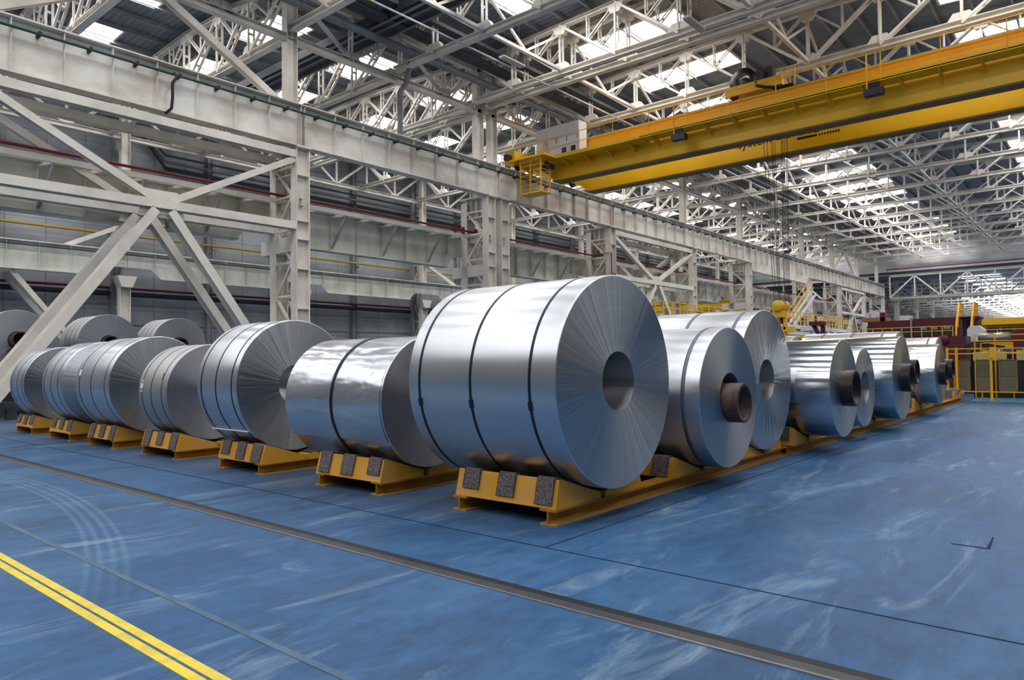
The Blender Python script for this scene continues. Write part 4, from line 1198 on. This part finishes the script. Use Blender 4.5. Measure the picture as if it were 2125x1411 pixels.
yc = thing('far_yellow_crane', 'yellow crane girder with dark cabinets low at the far right', 'crane', (60, 4, 0))
MB().box(60, 61.5, -8, 7.1, 3.85, 4.3).build('girder', M['crane'], yc)
MB().box(60.4, 61.2, -8, 7.0, 2.2, 3.85).build('girder_web', M['crane'], yc)
for y in (6.4, 5.5, 4.7, 3.6): MB().box(60.1, 60.4, y-.35, y+.35, 3.1, 3.65).build('cabinet', M['machdk'], yc)
for y in (7.0, -7.5): MB().box(60.3, 61.2, y-.3, y+.3, 0, 3.9).build('leg', M['crane'], yc)
rr = MB()
for z in (3.5, 3.2): rr.tube([(59.9, 7.0, z), (59.9, -2, z)], .025, 6)
for i in range(8): rr.tube([(59.9, 7-i*.9, 2.9), (59.9, 7-i*.9, 3.5)], .025, 6)
rr.build('handrail', M['railyel'], yc)

# work platforms with yellow railings beyond the coils
def platform(label, x0, x1, y, z, zt, step=1.1, ground=True):
    t = thing('work_platform', label, 'platform', (x0, y, 0), 'work platforms')
    MB().box(x0, x1, y, y+1.6, z-.35, z).build('deck_beam', M['cab'], t)
    MB().box(x0, x1, y+.1, y+1.5, z-.9, z-.6).build('lower_beam', M['cab'], t)
    n = int((x1-x0)/6)+1
    for i in range(n+1):
        xx = x0+.3+(x1-x0-.6)*i/n
        MB().box(xx-.12, xx+.12, y+.2, y+.5, 0, z-.3).build('leg', M['cab'], t)
    rl = MB()
    for zz in (zt, (z+zt)/2+.1): rl.tube([(x0, y+.05, zz), (x1, y+.05, zz)], .03, 6)
    ro = rl.build('handrail', M['railyel'], t)
    k = int((x1-x0)/step)
    for i in range(k+1):
        xx = x0+(x1-x0)*i/k
        MB().box(xx-.035, xx+.035, y+.01, y+.09, z, zt+.02).build('post', M['railyel'], ro, t.location)
    return t
platform('white work platform with yellow railing behind the tall open-bore coil', 41.3, 57.5, 22.6, 4.45, 5.5)
t = platform('white work platform with yellow railing behind the crane hook', 60.0, 84.0, 22.4, 4.75, 6.0, 1.0)
for y in (22.4, 23.0):
    MB().tube([(84, y, 6.0), (92, y, 4.7)], .03, 6).tube([(84, y, 5.4), (92, y, 4.1)], .03, 6).build('stair_rail', M['railyel'], t)
    MB().bar((84, y, 4.6), (93, y, 3.0), .06, .3).build('stair_stringer', M['cab'], t)
a = thing('access_stair', 'steep white access stair with yellow rails climbing to the runway column', 'stairs', (73, 23.6, 4.7))
for y in (23.3, 23.9):
    MB().bar((69.6, y, 4.75), (76.6, y, 8.3), .08, .28).build('stringer', M['cab'], a)
    MB().tube([(68.8, y, 5.6), (75.6, y, 9.4)], .035, 6).tube([(69.2, y, 5.2), (76.0, y, 8.95)], .03, 6).build('handrail', M['railyel'], a)
for i in range(14):
    x = 69.9+i*.5
    MB().box(x-.12, x+.12, 23.3, 23.9, 4.85+i*.253, 4.89+i*.253).build('tread', M['cab'], a)
w = thing('white_stair', 'small white stair descending from the platform behind the second coil row', 'stairs', (64, 18, 0))
for y in (17.9, 18.5): MB().bar((62.0, y, 4.1), (66.4, y, 3.2), .06, .26).build('stringer', M['cab'], w)
for i in range(7): MB().box(62.2+i*.6, 62.5+i*.6, 17.9, 18.5, 4.05-i*.13, 4.09-i*.13).build('tread', M['cab'], w)
MB().box(58, 62.2, 17.9, 18.9, 3.8, 4.15).box(58.2, 58.5, 18, 18.3, 0, 3.8).box(61.7, 62.0, 18, 18.3, 0, 3.8).box(66.2, 66.4, 18, 18.3, 0, 3.2).build('landing', M['cab'], w)
g = thing('aisle_crane', 'small yellow crane in the far aisle seen under the lower girder', 'crane', (70, 35, 6.6))
MB().box(69.5, 70.3, 27.9, 43.5, 6.9, 7.6).build('girder', M['crane'], g)
MB().box(71.6, 72.4, 27.9, 43.5, 6.9, 7.6).build('girder', M['crane'], g)
MB().box(69.3, 69.5, 27.9, 43.5, 7.6, 7.68).build('walkway', M['crane'], g)
MB().box(69.2, 72.8, 27.7, 28.2, 7.6, 8.0).box(69.2, 72.8, 43.2, 43.6, 7.6, 8.4).build('end_carriage', M['crane'], g)

# ------------------------------------------------------------------ hall end: opening truss and the next hall beyond
def end_truss(x, y0, y1, label):
    t = thing('portal_truss', label, 'roof truss', (x, (y0+y1)/2, 10), 'trusses across the opening')
    MB().hbar((x, y0, 10.1), (x, y1, 10.1), .3, .3, .04).build('bottom_chord', M['white'], t)
    MB().hbar((x, y0, 13.3), (x, y1, 13.3), .3, .3, .04).build('top_chord', M['white'], t)
    n = int((y1-y0)/3)
    for i in range(n):
        a, b = y0+(y1-y0)*i/n, y0+(y1-y0)*(i+1)/n
        za, zb = (10.2, 13.2) if i % 2 == 0 else (13.2, 10.2)
        MB().bar((x, a, za), (x, b, zb), .2, .2, (1,0,0)).build('diagonal', M['white'], t)
        MB().bar((x, b, 10.2), (x, b, 13.2), .18, .18, (1,0,0)).build('vertical', M['white'], t)
end_truss(113.2, -20, 24.2, 'white truss across the hall end opening under the gable wall')
end_truss(113.2, 27, 45.5, 'white truss across the far aisle end opening')
tag(MB().tube([(112.6, 24.4, 0.2), (112.6, 24.4, 14.2), (112.6, -10, 14.2)], .09, 8).build('fire_pipe', M['red']), 'thin red pipe rising at the hall end and turning along the gable', 'pipe')

fd = MB()
for y0, y1 in ((-30, YC), (YC, 50)):
    fd.box(114.2, 330, y0, y1, 13.4, 13.5)
fd = fd.build('ceiling_far', M['deck']); struct(fd, 'roof deck of the next hall beyond the opening', 'ceiling')
FX = [120+7.0*k for k in range(28)]
fp = None
for i, x in enumerate(FX):
    lb = 'white roof truss of the next hall beyond the opening, %s from the opening' % nth(i)
    if fp is None:
        fp = thing('far_truss', lb, 'roof truss', (x, 10, 10.2), 'roof trusses of the next hall')
        w = MB(); Y0, Y1 = -24.0, 46.0
        w.bar((x, Y0, 10.3), (x, Y1, 10.3), .24, .2); w.bar((x, Y0, 13.0), (x, Y1, 13.0), .24, .2)
        n = 24
        for j in range(n):
            a, b = Y0+(Y1-Y0)*j/n, Y0+(Y1-Y0)*(j+1)/n
            za, zb = (10.3, 13.0) if j % 2 == 0 else (13.0, 10.3)
            w.bar((x, a, za), (x, b, zb), .14, .12, (1,0,0)); w.bar((x, b, 10.3), (x, b, 13.0), .12, .10, (1,0,0))
            if j % 2: w.box(x-.15, x+.15, b-.5, b+.5, 10.35, 10.8)
        w.build('framework', M['white'], fp)
    else: dup(fp, (x, 10, 10.2), lb)
for i, x in enumerate(FX):
    for (y0, y1) in ((-9, -2), (2.5, 9), (12, 17)):
        n_win += 1
        p = MB().box(x+2.2, x+4.9, y0, y1, 13.33, 13.38).build('window_%d' % n_win, M['sky'])
        struct(p)
fc = None
for i in range(10):
    x = 121.0+i*14
    if fc is None:
        fc = thing('far_column', '', 'column', (x, 25, 0), 'columns of the next hall')
        MB().hbar((x, 25, 0), (x, 25, 13.4), .6, .8, .06, (1,0,0)).build('shaft', M['white'], fc)
        MB().bar((x+.4, 25, 9), (x+6.5, 25, 3), .25, .25, (0,1,0)).bar((x+13.6, 25, 9), (x+7.5, 25, 3), .25, .25, (0,1,0)).build('diagonal', M['grey'], fc); o = fc
    else: o = dup(fc, (x, 25, 0), '')
    o['label'] = 'grey-white column of the next hall beyond the opening, %s from the opening' % nth(i)
t = thing('far_runway', 'grey crane runway of the next hall beyond the opening', 'crane girder', (114, 24, 6))
MB().box(114.5, 320, 23.8, 24.2, 5.6, 7.2).build('web', M['grey'], t)
wf = MB().box(329, 329.5, -30, 50, 0, 13.5).build('wall_far', M['wall']); struct(wf, 'end wall of the next hall', 'wall')
wf2 = MB().box(114, 330, 49.5, 50, 0, 13.5).build('wall_far_left', M['wall']); struct(wf2, 'side wall of the next hall', 'wall')
